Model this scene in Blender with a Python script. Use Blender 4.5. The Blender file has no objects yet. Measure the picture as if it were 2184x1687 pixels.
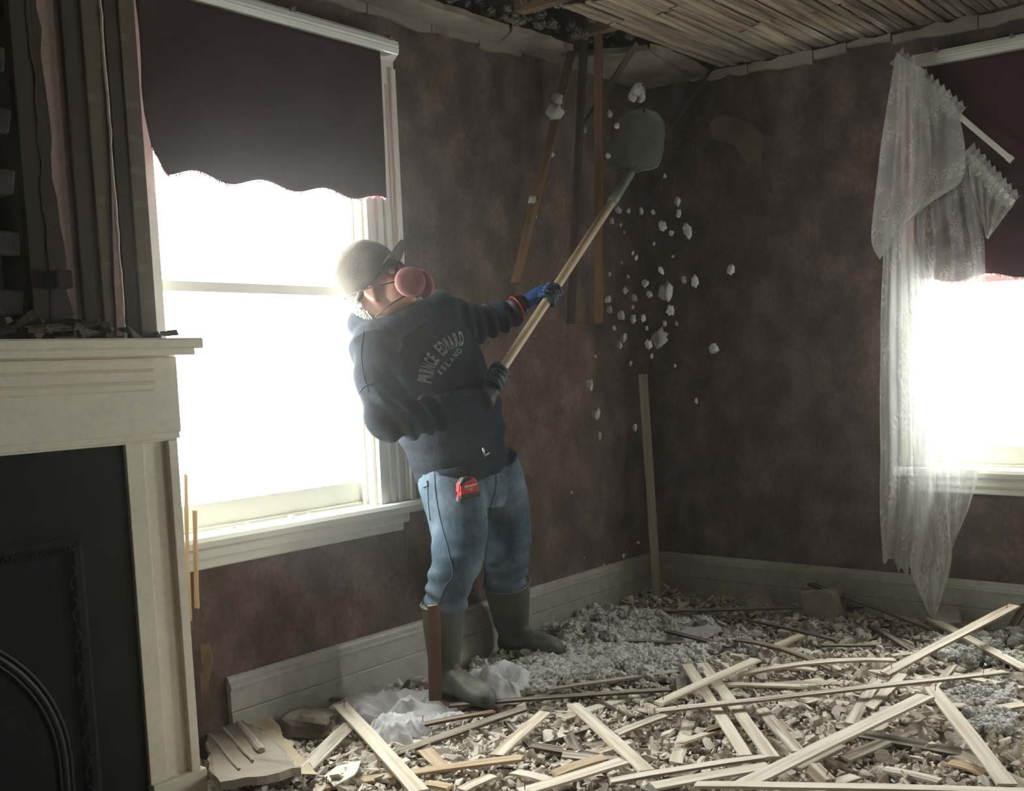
import bpy, bmesh, math, random
import numpy as np
from mathutils import Vector, Matrix, noise as mnoise
from mathutils.bvhtree import BVHTree

S = bpy.context.scene
COL = S.collection

# ------------------------------------------------------------------ camera
FPX, PPX, PPY = 2332.418, 1211.617, 1001.698          # focal length and principal point of the 2184x1687 frame
CAM = np.array([0.0, 0.0, 1.26])
W = np.array([[0.60446018, -0.10157366, 0.79013333],
              [-0.79587948, -0.03380117, 0.60451082],
              [-0.03469495, -0.99425363, -0.10127186]])  # camera (right, down, forward) -> world
cd = bpy.data.cameras.new('camera'); cam = bpy.data.objects.new('camera', cd); COL.objects.link(cam)
cd.sensor_width = 36.0; cd.sensor_fit = 'HORIZONTAL'
cd.lens = FPX / 2184 * 36.0
cd.shift_x = -(PPX - 1092) / 2184; cd.shift_y = (PPY - 843.5) / 2184
cd.clip_start = 0.05; cd.clip_end = 200
M = Matrix(((W[0][0], -W[0][1], -W[0][2], CAM[0]), (W[1][0], -W[1][1], -W[1][2], CAM[1]),
            (W[2][0], -W[2][1], -W[2][2], CAM[2]), (0, 0, 0, 1)))
cam.matrix_world = M
S.camera = cam

# ------------------------------------------------------------------ light, exposure
WORLD_STRENGTH = 16.0
wd = bpy.data.worlds.new('overcast_sky'); S.world = wd; wd.use_nodes = True
bg = wd.node_tree.nodes['Background']; bg.inputs[0].default_value = (1.0, 0.995, 0.97, 1); bg.inputs[1].default_value = WORLD_STRENGTH
S.view_settings.view_transform = 'Standard'; S.view_settings.look = 'None'
S.view_settings.gamma = 1.0; S.view_settings.use_curve_mapping = False
S.view_settings.exposure = 1.0
cy = S.cycles
cy.max_bounces = 8; cy.diffuse_bounces = 5; cy.glossy_bounces = 3; cy.transmission_bounces = 4
cy.transparent_max_bounces = 12; cy.volume_bounces = 0
cy.sample_clamp_indirect = 8.0
cy.use_denoising = True
cy.caustics_reflective = False; cy.caustics_refractive = False

def portal(name, loc, rot, sx, sy):      # guides the sky light in through a window opening
    l = bpy.data.lights.new(name, 'AREA'); l.shape = 'RECTANGLE'; l.size = sx; l.size_y = sy
    l.cycles.is_portal = True
    o = bpy.data.objects.new(name, l); COL.objects.link(o); o.location = loc; o.rotation_euler = rot
    return o

XB, YA, ZC = 4.625, 3.0, 2.565            # right wall, back wall, ceiling
XL, YF = -1.6, -2.6                       # walls behind the camera
# window openings (inner edges)
W1 = (1.918, 2.757, 0.745, 2.275)          # x0, x1, z0, z1 on the back wall
W2 = (0.793, 1.603, 0.745, 2.275)          # y0, y1, z0, z1 on the right wall
W3 = (-1.74, -1.14, 0.745, 2.275)          # unseen opening added further along the right wall to light the foreground
portal('portal_back', ((W1[0]+W1[1])/2, YA+0.17, (W1[2]+W1[3])/2), (-math.pi/2, 0, 0), W1[1]-W1[0], W1[3]-W1[2])
portal('portal_right', (XB+0.17, (W2[0]+W2[1])/2, (W2[2]+W2[3])/2), (0, math.pi/2, 0), W2[3]-W2[2], W2[1]-W2[0])
portal('portal_added_window', (XB+0.17, (W3[0]+W3[1])/2, (W3[2]+W3[3])/2), (0, math.pi/2, 0), W3[3]-W3[2], W3[1]-W3[0])

# ------------------------------------------------------------------ pixel helpers (points of the photograph's frame put at a real depth)
def ray(x, y): return W @ np.array([(x-PPX)/FPX, (y-PPY)/FPX, 1.0])
def onX(x, y, X): d = ray(x, y); return CAM + d*X/d[0]
def onY(x, y, Y): d = ray(x, y); return CAM + d*Y/d[1]
def onZ(x, y, Z): d = ray(x, y); return CAM + d*(Z-CAM[2])/d[2]
def P(x, y, d): return CAM + ray(x, y)*d
def proj(p):
    c = W.T @ (np.asarray(p, float)-CAM); return c[0]/c[2]*FPX+PPX, c[1]/c[2]*FPX+PPY, c[2]

# ------------------------------------------------------------------ objects
def tag(o, label=None, cat=None, group=None, kind=None):
    if label: o['label'] = label
    if cat: o['category'] = cat
    if group: o['group'] = group
    if kind: o['kind'] = kind
    return o

def link(name, me, parent=None, mat=None):
    o = bpy.data.objects.new(name, me); COL.objects.link(o)
    if mat is not None and len(me.materials) == 0: me.materials.append(mat)
    if parent is not None: o.parent = parent
    return o

def mesh(name, V, F, mat=None, parent=None, smooth=False):
    me = bpy.data.meshes.new(name)
    me.from_pydata([tuple(map(float, v)) for v in V], [], [tuple(map(int, f)) for f in F]); me.update()
    if smooth: me.polygons.foreach_set('use_smooth', np.ones(len(me.polygons), bool))
    return link(name, me, parent, mat)

def empty(name, loc=(0, 0, 0)):
    o = bpy.data.objects.new(name, None); COL.objects.link(o); o.location = loc; o.empty_display_size = 0.1
    return o

def bevel(o, w=0.003, seg=2, ang=30):
    m = o.modifiers.new('bevel', 'BEVEL'); m.width = w; m.segments = seg; m.limit_method = 'ANGLE'; m.angle_limit = math.radians(ang)
    return o

class MB:
    def __init__(s): s.V = []; s.F = []; s.n = 0
    def add(s, V, F):
        s.V += [tuple(map(float, v)) for v in V]; s.F += [tuple(i+s.n for i in f) for f in F]; s.n += len(V); return s
    def box(s, x0, x1, y0, y1, z0, z1):
        V = [(x, y, z) for z in (z0, z1) for y in (y0, y1) for x in (x0, x1)]
        return s.add(V, [(0, 2, 3, 1), (4, 5, 7, 6), (0, 1, 5, 4), (2, 6, 7, 3), (0, 4, 6, 2), (1, 3, 7, 5)])
    def extrude(s, prof, origin, u, v, w, length):
        # closed profile (a, b) in directions u, v swept along w
        o, u, v, w = (np.asarray(q, float) for q in (origin, u, v, w)); n = len(prof)
        A = [o+u*a+v*b for a, b in prof]; B = [p+w*length for p in A]
        return s.add(A+B, [tuple(range(n-1, -1, -1)), tuple(range(n, 2*n))] + [(i, (i+1) % n, (i+1) % n+n, i+n) for i in range(n)])
    def tube(s, pts, rad, n=10, caps=True, squash=None):
        pts = [np.asarray(p, float) for p in pts]; m = len(pts)
        if np.isscalar(rad): rad = [rad]*m
        T = [pts[min(i+1, m-1)]-pts[max(i-1, 0)] for i in range(m)]; T = [t/(np.linalg.norm(t)+1e-12) for t in T]
        ref = np.array([0, 0, 1.0]) if abs(T[0][2]) < 0.9 else np.array([1.0, 0, 0])
        a = np.cross(T[0], ref); a /= np.linalg.norm(a); V = []
        for i in range(m):
            a = a-T[i]*np.dot(a, T[i]); a /= np.linalg.norm(a); b = np.cross(T[i], a)
            for k in range(n):
                t = 2*math.pi*k/n; V.append(pts[i]+a*math.cos(t)*rad[i]+b*math.sin(t)*rad[i]*(squash or 1))
        F = [(i*n+k, i*n+(k+1) % n, (i+1)*n+(k+1) % n, (i+1)*n+k) for i in range(m-1) for k in range(n)]
        if caps: F += [tuple(range(n-1, -1, -1)), tuple(range((m-1)*n, m*n))]
        return s.add(V, F)
    def loft(s, rings, caps=True):
        n = len(rings[0]); m = len(rings); V = [p for r in rings for p in r]
        F = [(i*n+k, i*n+(k+1) % n, (i+1)*n+(k+1) % n, (i+1)*n+k) for i in range(m-1) for k in range(n)]
        if caps: F += [tuple(range(n-1, -1, -1)), tuple(range((m-1)*n, m*n))]
        return s.add(V, F)
    def ellipsoid(s, c, ax, nu=16, nv=10):
        c = np.asarray(c, float); a, b, d = (np.asarray(q, float) for q in ax); V = [c-d]
        for j in range(1, nv):
            t = -math.pi/2+math.pi*j/nv
            for i in range(nu):
                u = 2*math.pi*i/nu; V.append(c+a*math.cos(u)*math.cos(t)+b*math.sin(u)*math.cos(t)+d*math.sin(t))
        V.append(c+d); F = [(0, 1+(i+1) % nu, 1+i) for i in range(nu)]
        for j in range(nv-2):
            for i in range(nu):
                q = 1+j*nu; F.append((q+i, q+(i+1) % nu, q+nu+(i+1) % nu, q+nu+i))
        q = 1+(nv-2)*nu; F += [(q+i, q+(i+1) % nu, len(V)-1) for i in range(nu)]
        return s.add(V, F)
    def build(s, name, mat=None, parent=None, smooth=False): return mesh(name, s.V, s.F, mat, parent, smooth)

# ------------------------------------------------------------------ materials
def nodes(m):
    m.use_nodes = True; nt = m.node_tree
    return nt, nt.nodes, nt.links, nt.nodes['Principled BSDF']

def mat(name, cols, scale=8, rough=0.7, bump=0.0, bscale=40, metal=0.0, stretch=(1, 1, 1), detail=5, lo=0.35, hi=0.65, spec=0.5, rand=0.0, dust=None, fine=None):
    m = bpy.data.materials.new(name); nt, N, L, B = nodes(m)
    B.inputs['Roughness'].default_value = rough; B.inputs['Metallic'].default_value = metal
    B.inputs['Specular IOR Level'].default_value = spec
    tc = N.new('ShaderNodeTexCoord'); mp = N.new('ShaderNodeMapping'); mp.inputs['Scale'].default_value = stretch
    L.new(tc.outputs['Object'], mp.inputs['Vector'])
    vec = mp.outputs['Vector']
    if rand:
        oi = N.new('ShaderNodeObjectInfo'); ad = N.new('ShaderNodeVectorMath'); ad.operation = 'ADD'
        mu = N.new('ShaderNodeMath'); mu.operation = 'MULTIPLY'; mu.inputs[1].default_value = 37.0
        L.new(oi.outputs['Random'], mu.inputs[0]); L.new(vec, ad.inputs[0]); L.new(mu.outputs[0], ad.inputs[1]); vec = ad.outputs[0]
    nz = N.new('ShaderNodeTexNoise'); nz.inputs['Scale'].default_value = scale; nz.inputs['Detail'].default_value = detail
    L.new(vec, nz.inputs['Vector'])
    rp = N.new('ShaderNodeValToRGB'); e = rp.color_ramp.elements
    while len(e) < len(cols): e.new(0.5)
    for i, c in enumerate(cols):
        e[i].position = lo+(hi-lo)*i/max(1, len(cols)-1); e[i].color = (*c, 1)
    L.new(nz.outputs['Fac'], rp.inputs['Fac']); out = rp.outputs['Color']
    if fine:
        n2 = N.new('ShaderNodeTexNoise'); n2.inputs['Scale'].default_value = fine[0]; n2.inputs['Detail'].default_value = 3; L.new(vec, n2.inputs['Vector'])
        mx = N.new('ShaderNodeMixRGB'); mx.blend_type = 'MULTIPLY'; mx.inputs['Fac'].default_value = 1
        r2 = N.new('ShaderNodeValToRGB'); r2.color_ramp.elements[0].position = 0.3; r2.color_ramp.elements[1].position = 0.7
        r2.color_ramp.elements[0].color = (1-fine[1],)*3+(1,); r2.color_ramp.elements[1].color = (1, 1, 1, 1)
        L.new(n2.outputs['Fac'], r2.inputs['Fac']); L.new(out, mx.inputs[1]); L.new(r2.outputs['Color'], mx.inputs[2]); out = mx.outputs[0]
    if rand:
        hs = N.new('ShaderNodeHueSaturation'); mr = N.new('ShaderNodeMapRange'); mr.inputs['To Min'].default_value = 1-rand; mr.inputs['To Max'].default_value = 1+rand
        L.new(oi.outputs['Random'], mr.inputs['Value']); L.new(mr.outputs[0], hs.inputs['Value']); L.new(out, hs.inputs['Color']); out = hs.outputs['Color']
    if dust:      # settled dust on whatever faces up
        ge = N.new('ShaderNodeNewGeometry'); sp = N.new('ShaderNodeSeparateXYZ'); L.new(ge.outputs['Normal'], sp.inputs[0])
        n3 = N.new('ShaderNodeTexNoise'); n3.inputs['Scale'].default_value = dust[2]; n3.inputs['Detail'].default_value = 6; L.new(vec, n3.inputs['Vector'])
        r3 = N.new('ShaderNodeMapRange'); r3.inputs['From Min'].default_value = 0.5; r3.inputs['From Max'].default_value = 0.95; L.new(sp.outputs['Z'], r3.inputs['Value'])
        r4 = N.new('ShaderNodeMapRange'); r4.inputs['From Min'].default_value = 0.35; r4.inputs['From Max'].default_value = 0.6; r4.inputs['To Max'].default_value = dust[1]; L.new(n3.outputs['Fac'], r4.inputs['Value'])
        ml = N.new('ShaderNodeMath'); ml.operation = 'MULTIPLY'; L.new(r3.outputs[0], ml.inputs[0]); L.new(r4.outputs[0], ml.inputs[1])
        mx = N.new('ShaderNodeMixRGB'); L.new(ml.outputs[0], mx.inputs['Fac']); L.new(out, mx.inputs[1]); mx.inputs[2].default_value = (*dust[0], 1); out = mx.outputs[0]
    L.new(out, B.inputs['Base Color'])
    if bump:
        nb = N.new('ShaderNodeTexNoise'); nb.inputs['Scale'].default_value = bscale; nb.inputs['Detail'].default_value = 6; L.new(vec, nb.inputs['Vector'])
        bp = N.new('ShaderNodeBump'); bp.inputs['Strength'].default_value = bump; bp.inputs['Distance'].default_value = 0.01
        L.new(nb.outputs['Fac'], bp.inputs['Height']); L.new(bp.outputs['Normal'], B.inputs['Normal'])
    return m

PLD = (0.50, 0.46, 0.40)                  # plaster dust
m_wallpaper = mat('rose_wallpaper', [(0.104, 0.070, 0.052), (0.140, 0.097, 0.078), (0.190, 0.134, 0.113)], 7, 0.85, 0.05, 60, stretch=(1, 1, .85), fine=(55, 0.32), spec=0.2)
m_plaster = mat('bare_plaster', [(0.34, 0.30, 0.25), (0.42, 0.38, 0.32)], 6, 0.9, 0.25, 40, spec=0.2)
m_plaster_old = mat('old_ceiling_plaster', [(0.22, 0.19, 0.145), (0.31, 0.275, 0.22), (0.26, 0.235, 0.18)], 6, 0.9, 0.1, 30, spec=0.2)
m_pinkplaster = mat('pinkish_backing_plaster', [(0.27, 0.195, 0.170), (0.34, 0.26, 0.23)], 5, 0.9, 0.08, 50, fine=(80, 0.2), spec=0.2)
m_white = mat('old_white_paint', [(0.66, 0.65, 0.58), (0.74, 0.73, 0.66)], 4, 0.45, 0.03, 50)
m_cream = mat('cream_mantel_paint', [(0.70, 0.65, 0.53), (0.76, 0.71, 0.58)], 5, 0.5, 0.03, 60, fine=(60, 0.1))
m_base = mat('grey_green_baseboard_paint', [(0.40, 0.39, 0.33), (0.47, 0.46, 0.39)], 3, 0.5, 0.04, 40, fine=(30, 0.2))
m_fireboard = mat('black_green_iron', [(0.004, 0.0055, 0.005), (0.007, 0.0095, 0.0085)], 6, 0.75, 0.05, 60, spec=0.2)
m_iron_edge = mat('worn_iron_edge', [(0.016, 0.024, 0.020), (0.026, 0.036, 0.030)], 10, 0.5, 0.1, 90, spec=0.3)
m_lath = mat('ceiling_lath_wood', [(0.27, 0.215, 0.15), (0.38, 0.315, 0.23), (0.45, 0.385, 0.295)], 6, 0.85, 0.2, 60, stretch=(0.5, 8, 8), rand=0.15, fine=(3.0, 0.5), spec=0.2)
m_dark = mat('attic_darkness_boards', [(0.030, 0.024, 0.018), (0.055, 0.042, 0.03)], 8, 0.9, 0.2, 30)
m_joist = mat('old_joist_wood', [(0.10, 0.065, 0.035), (0.17, 0.11, 0.06)], 5, 0.85, 0.2, 50, stretch=(1, 1, 6))
m_floorboards = mat('old_floor_boards', [(0.10, 0.075, 0.05), (0.15, 0.11, 0.08)], 5, 0.8, 0.1, 40, stretch=(1, 9, 9))
m_brick = mat('sooty_chimney_brick', [(0.030, 0.025, 0.022), (0.055, 0.044, 0.037), (0.075, 0.065, 0.055)], 9, 0.95, 0.6, 30, rand=0.25)
m_mortar = mat('sooty_mortar', [(0.045, 0.040, 0.034), (0.085, 0.075, 0.064)], 14, 0.95, 0.6, 50)
m_blind = mat('burgundy_shade_cloth', [(0.042, 0.024, 0.027), (0.052, 0.030, 0.034)], 5, 0.8, 0.03, 200, spec=0.15)
m_blind2 = mat('wine_shade_cloth', [(0.060, 0.016, 0.024), (0.075, 0.021, 0.030)], 5, 0.8, 0.03, 200, spec=0.15)
m_fringe = mat('red_white_fringe', [(0.45, 0.06, 0.10), (0.75, 0.68, 0.66)], 90, 0.8, lo=0.45, hi=0.55)
m_metalwhite = mat('white_enamel_rod', [(0.84, 0.86, 0.80), (0.88, 0.90, 0.84)], 8, 0.3)
m_rollercloth = mat('grey_shade_roller', [(0.33, 0.33, 0.29), (0.38, 0.38, 0.33)], 8, 0.7)
m_steel = mat('dull_steel', [(0.42, 0.42, 0.40), (0.55, 0.55, 0.52)], 12, 0.35, metal=1.0)

def glass_mat():
    m = bpy.data.materials.new('window_glass'); nt, N, L, B = nodes(m)
    t = N.new('ShaderNodeBsdfTransparent'); t.inputs[0].default_value = (0.96, 0.98, 0.97, 1)
    g = N.new('ShaderNodeBsdfGlossy'); g.inputs['Roughness'].default_value = 0.02
    mx = N.new('ShaderNodeMixShader'); mx.inputs[0].default_value = 0.06
    L.new(t.outputs[0], mx.inputs[1]); L.new(g.outputs[0], mx.inputs[2]); L.new(mx.outputs[0], N['Material Output'].inputs['Surface'])
    return m
m_glass = glass_mat()

# ------------------------------------------------------------------ room shell
TH = 0.15
def wall_with_holes(name, axis, pos, thick, a0, a1, z0, z1, holes, m):
    # wall slab along axis 'x' (at y = pos) or 'y' (at x = pos) with rectangular openings
    mb = MB(); cuts = sorted({a0, a1} | {h[0] for h in holes} | {h[1] for h in holes})
    for c0, c1 in zip(cuts[:-1], cuts[1:]):
        hs = [h for h in holes if h[0] <= c0+1e-6 and h[1] >= c1-1e-6]
        zs = [(z0, z1)] if not hs else [(z0, hs[0][2]), (hs[0][3], z1)]
        for b0, b1 in zs:
            if axis == 'x': mb.box(c0, c1, pos, pos+thick, b0, b1)
            else: mb.box(pos, pos+thick, c0, c1, b0, b1)
    return tag(mb.build(name, m), kind='structure')

wall_back = wall_with_holes('wall_back', 'x', YA, TH, XL-TH, XB+TH, 0, 3.1, [(W1[0], W1[1], W1[2], W1[3])], m_wallpaper)
wall_right = wall_with_holes('wall_right', 'y', XB, TH, YF-TH, YA+TH, 0, 3.1, [W2, W3], m_wallpaper)
wall_left = tag(MB().box(XL-TH, XL, YF-TH, YA+TH, 0, 3.1).build('wall_left', m_wallpaper), kind='structure')
wall_front = tag(MB().box(XL-TH, XB+TH, YF-TH, YF, 0, 3.1).build('wall_front', m_wallpaper), kind='structure')
floor = tag(MB().box(XL-TH, XB+TH, YF-TH, YA+TH, -0.12, -0.03).build('floor', m_floorboards), kind='structure')
for k in range(int((YA-YF)/0.14)+1):
    y0 = YF+k*0.14
    MB().box(XL, XB, y0+0.002, min(y0+0.138, YA), -0.03, 0.0).build('floor_board', m_floorboards, floor)

# baseboards: tall board, a joint and a moulded cap
def baseboard(name, p0, w, length, out):
    root = tag(empty(name, p0), kind='structure')
    w = np.array(w, float); out = np.array(out, float); up = np.array([0, 0, 1.0])
    lo = MB().extrude([(0, 0), (0.022, 0), (0.022, 0.150), (0.019, 0.154), (0, 0.154)], (0, 0, 0), out, up, w, length)
    bevel(lo.build('lower_board', m_base, root), 0.001)
    hi = MB().extrude([(0, 0.156), (0.019, 0.156), (0.020, 0.160), (0.020, 0.228), (0, 0.228)], (0, 0, 0), out, up, w, length)
    hi.build('upper_board', m_base, root)
    cap = MB().extrude([(0, 0.228), (0.024, 0.228), (0.026, 0.236), (0.022, 0.242), (0.022, 0.249), (0.015, 0.256), (0.012, 0.266), (0.006, 0.272), (0, 0.272)], (0, 0, 0), out, up, w, length)
    cap.build('cap_moulding', m_base, root)
    return root
baseboard('baseboard_back', (2.06, YA, 0), (1, 0, 0), XB-2.06, (0, -1, 0))
baseboard('baseboard_right', (XB, YF, 0), (0, 1, 0), YA-YF, (-1, 0, 0))

# ------------------------------------------------------------------ ceiling of bare lath with a torn hole
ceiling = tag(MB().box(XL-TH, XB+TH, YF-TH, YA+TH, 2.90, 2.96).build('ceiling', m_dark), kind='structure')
for x in np.arange(3.42-0.42*11, XB, 0.42):
    MB().box(x-0.022, x+0.022, YF, YA, ZC+0.03, ZC+0.20).build('joist', m_joist, ceiling)
rng = random.Random(4)
def lath_mesh(name, L, wd_, th, seg, rg, m, rough=0.0015, bow=0.0, ragged=(0.012, 0.012)):
    # rough-sawn strip along +x with split, ragged ends
    V = []; F = []
    for i in range(seg+1):
        x = L*i/seg
        for k, (a, b) in enumerate(((-1, -1), (1, -1), (1, 1), (-1, 1))):
            xx = x
            if i == 0: xx += rg.uniform(0, ragged[0])
            if i == seg: xx -= rg.uniform(0, ragged[1])
            V.append((xx, a*wd_/2+rg.gauss(0, rough), b*th/2+rg.gauss(0, rough*0.5)+bow*4*(i/seg)*(1-i/seg)))
    for i in range(seg):
        for k in range(4):
            a = i*4+k; b = i*4+(k+1) % 4; F.append((a, b, b+4, a+4))
    F += [(3, 2, 1, 0), (seg*4, seg*4+1, seg*4+2, seg*4+3)]
    me = bpy.data.meshes.new(name); me.from_pydata(V, [], F); me.update(); me.materials.append(m)
    return me
# extent of the lath field: row by row from the hole's edge to the right wall
def hole_edge(y):
    # x where the laths begin: on the joist at 3.42 beside the hole, wall to wall nearer the camera
    if y > 1.55: return 3.41+rng.uniform(-0.025, 0.03)
    return XL
pitch = 0.0415
y = 2.535
while y > YF+0.03:
    x0 = hole_edge(y)
    if x0 is not None:
        x = x0
        ends = x0+ (0.3+0.42*rng.randrange(0, 3) if x0 > 0 else rng.uniform(0.3, 1.2))
        while x < XB-0.012:
            e = min(ends, XB-0.012)
            if XB-e < 0.08: e = XB-0.012
            me = lath_mesh('ceiling_lath', e-x-0.004, 0.0345+rng.uniform(-0.003, 0.003), 0.007, 5, rng, m_lath, 0.0014)
            o = link('lath', me, ceiling); o.location = (x, y+rng.gauss(0, 0.0012), ZC+0.006+rng.gauss(0, 0.0015)); o.rotation_euler = (rng.gauss(0, 0.03), rng.gauss(0, 0.0025), rng.gauss(0, 0.003))
            x = e; ends = e+1.26
    y -= pitch

def plate(name, pts, z0, z1, m, parent, jit=0.006, seed=0, axis=2, base=0.0):
    # flat broken piece: polygon (a, b) with torn edges, thickness z0..z1 along the axis
    rg = random.Random(seed); out = []
    for i, p in enumerate(pts):
        q = pts[(i+1) % len(pts)]; n = max(1, int(math.hypot(q[0]-p[0], q[1]-p[1])/0.05))
        for t in range(n):
            j = jit if t else 0
            out.append((p[0]+(q[0]-p[0])*t/n+rg.uniform(-j, j), p[1]+(q[1]-p[1])*t/n+rg.uniform(-j, j)))
    n = len(out)
    def v(a, b, c): return {2: (a, b, c), 1: (a, c, b), 0: (c, a, b)}[axis]
    V = [v(a, b, z0+rg.uniform(-.0015, .0015)) for a, b in out]+[v(a, b, z1) for a, b in out]
    F = [tuple(range(n-1, -1, -1)), tuple(range(n, 2*n))]+[(i, (i+1) % n, (i+1) % n+n, i+n) for i in range(n)]
    return mesh(name, V, F, m, parent)
# plaster still hanging along the back wall and in the corner
zc = ZC
for i, (pts, dz) in enumerate([
        ([(1.2, 2.998), (1.2, 2.84), (2.3, 2.86), (2.95, 2.83), (3.42, 2.83), (3.50, 2.96), (3.44, 2.998)], -0.012),
        ([(3.515, 2.955), (3.44, 2.83), (3.83, 2.825), (3.90, 2.87), (3.72, 2.90)], -0.004),
        ([(3.46, 2.998), (3.52, 2.965), (3.73, 2.91), (3.91, 2.88), (4.02, 2.66), (4.06, 2.998)], -0.008),
        ([(4.07, 2.998), (4.03, 2.655), (4.05, 2.60), (4.22, 2.65), (4.45, 2.68), (4.62, 2.70), (4.62, 2.998)], -0.006),
        ([(4.06, 2.59), (4.20, 2.575), (4.48, 2.60), (4.61, 2.62), (4.61, 2.68), (4.44, 2.665), (4.23, 2.635)], 0.000)]):
    plate('plaster_piece', pts, zc+dz-0.012, zc+dz+0.012, m_plaster_old, ceiling, 0.008, i)
# torn plaster edge along the top of the right wall
trim = tag(empty('trim_1', (XB, 0, ZC)), kind='structure')
rg = random.Random(9); y = 2.72; i = 0
while y > 0.2:
    ln = rg.uniform(0.14, 0.5); h = rg.uniform(0.020, 0.062)
    o = plate('plaster_piece', [(y-ln+0.006, -0.006-h), (y, -0.006-h*rg.uniform(0.5, 1.3)), (y, -0.004-rg.uniform(0, 0.012)), (y-ln+0.006, -0.004)], -0.022-rg.uniform(0, 0.008), 0.0, m_plaster, trim, 0.010, 50+i, axis=0)
    y -= ln; i += 1
trim2 = tag(empty('trim_2', (0, YA, ZC)), kind='structure')
rg = random.Random(19); x = 2.45
while x < 3.6:
    ln = rg.uniform(0.2, 0.45); h = rg.uniform(0.025, 0.05)
    o = plate('plaster_piece', [(x, -0.02-h), (x+ln-0.006, -0.02-h*rg.uniform(0.5, 1.0)), (x+ln-0.006, -0.018), (x, -0.018)], -0.016, 0.0, m_plaster_old, trim2, 0.007, int(x*100), axis=1)
    x += ln

# ------------------------------------------------------------------ chimney breast: stripped studs, backing plaster, sooty bricks
YB = 2.70
breast = tag(MB().box(1.392, 1.709, 2.712, YA, 0, ZC).build('wall_chimney', m_pinkplaster), kind='structure')
m_stud = mat('stud_with_lath_ghosts', [(0.115, 0.092, 0.066), (0.155, 0.125, 0.092)], 5, 0.9, 0.12, 50, stretch=(1, 1, 0.25), spec=0.2)
nt = m_stud.node_tree; N = nt.nodes; L = nt.links; B = N['Principled BSDF']       # pale bars left by the laths that were nailed on
src = B.inputs['Base Color'].links[0].from_socket
tc = N.new('ShaderNodeTexCoord'); sx = N.new('ShaderNodeSeparateXYZ'); L.new(tc.outputs['Object'], sx.inputs[0])
wv = N.new('ShaderNodeMath'); wv.operation = 'MULTIPLY'; wv.inputs[1].default_value = 1/0.085; L.new(sx.outputs['Z'], wv.inputs[0])
fr = N.new('ShaderNodeMath'); fr.operation = 'FRACT'; L.new(wv.outputs[0], fr.inputs[0])
lt = N.new('ShaderNodeMath'); lt.operation = 'LESS_THAN'; lt.inputs[1].default_value = 0.22; L.new(fr.outputs[0], lt.inputs[0])
nz = N.new('ShaderNodeTexNoise'); nz.inputs['Scale'].default_value = 14; L.new(tc.outputs['Object'], nz.inputs['Vector'])
gt = N.new('ShaderNodeMath'); gt.operation = 'MULTIPLY'; L.new(lt.outputs[0], gt.inputs[0]); n9 = N.new('ShaderNodeMapRange'); n9.inputs['From Min'].default_value = 0.45; n9.inputs['From Max'].default_value = 0.65; n9.inputs['To Max'].default_value = 0.16; L.new(nz.outputs['Fac'], n9.inputs['Value']); L.new(n9.outputs[0], gt.inputs[1])
mx = N.new('ShaderNodeMixRGB'); L.new(gt.outputs[0], mx.inputs[0]); L.new(src, mx.inputs[1]); mx.inputs[2].default_value = (0.36, 0.31, 0.27, 1); L.new(mx.outputs[0], B.inputs['Base Color'])
# studs nailed upright over the backing
m_studdark = mat('dark_stud_wood', [(0.045, 0.036, 0.027), (0.070, 0.056, 0.042)], 6, 0.9, 0.12, 50, stretch=(1, 1, 0.25), spec=0.2)  # darker tone for the left strips and the torn edge piece
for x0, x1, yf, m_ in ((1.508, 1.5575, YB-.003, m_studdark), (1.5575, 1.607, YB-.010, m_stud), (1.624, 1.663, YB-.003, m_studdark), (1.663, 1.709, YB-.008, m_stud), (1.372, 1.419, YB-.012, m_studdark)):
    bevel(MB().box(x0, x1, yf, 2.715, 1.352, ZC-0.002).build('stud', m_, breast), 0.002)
plate('wallpaper_strip', [(1.584, 1.36), (1.607, 1.36), (1.607, 1.95), (1.598, 1.70), (1.588, 1.5)], 2.684, 2.690, m_pinkplaster, breast, 0.002, 15, axis=1)
# thin ridge of wallpaper and plaster left standing between the studs
ridge = MB(); rg = random.Random(3); pts = []
for i in range(40):
    z = 1.30+i*(ZC-1.305)/39; pts.append((1.6095+rg.uniform(-.001, .001), YB-0.012+rg.uniform(-.003, .003), z))
ridge.tube(pts, 0.0045, 6); ridge.build('plaster_ridge', mat('broken_plaster_white', [(0.5, 0.46, 0.40), (0.62, 0.58, 0.52)], 30, 0.9, 0.4, 90), breast)
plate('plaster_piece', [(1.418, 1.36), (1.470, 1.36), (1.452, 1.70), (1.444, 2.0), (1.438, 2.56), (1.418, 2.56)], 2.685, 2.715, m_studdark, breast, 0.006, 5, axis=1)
# chimney stack of bricks left of the studs
stack = tag(MB().box(0.42, 1.33, 2.74, YA, 0, ZC).build('trim_3', m_mortar), kind='structure')
rg = random.Random(12)
brick_me = []
for s in range(5):
    b = bmesh.new(); bmesh.ops.create_cube(b, size=1)
    for v in b.verts: v.co = Vector((v.co.x*0.205, v.co.y*0.06, v.co.z*0.060))+Vector((rg.gauss(0, .003), rg.gauss(0, .003), rg.gauss(0, .002)))
    bmesh.ops.bevel(b, geom=b.edges[:], offset=0.005, segments=1, affect='EDGES')
    me = bpy.data.meshes.new('brick'); b.to_mesh(me); b.free(); me.materials.append(m_brick); brick_me.append(me)
for r in range(17):
    z = 1.37+r*0.072
    for c in range(5):
        x = 0.50+c*0.215+(0.107 if r % 2 else 0)
        if x > 1.26: continue
        o = link('brick', brick_me[rg.randrange(5)], stack); o.location = (x, 2.728+rg.gauss(0, .005), z); o.rotation_euler = (rg.gauss(0, .03), 0, rg.gauss(0, .02))
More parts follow.
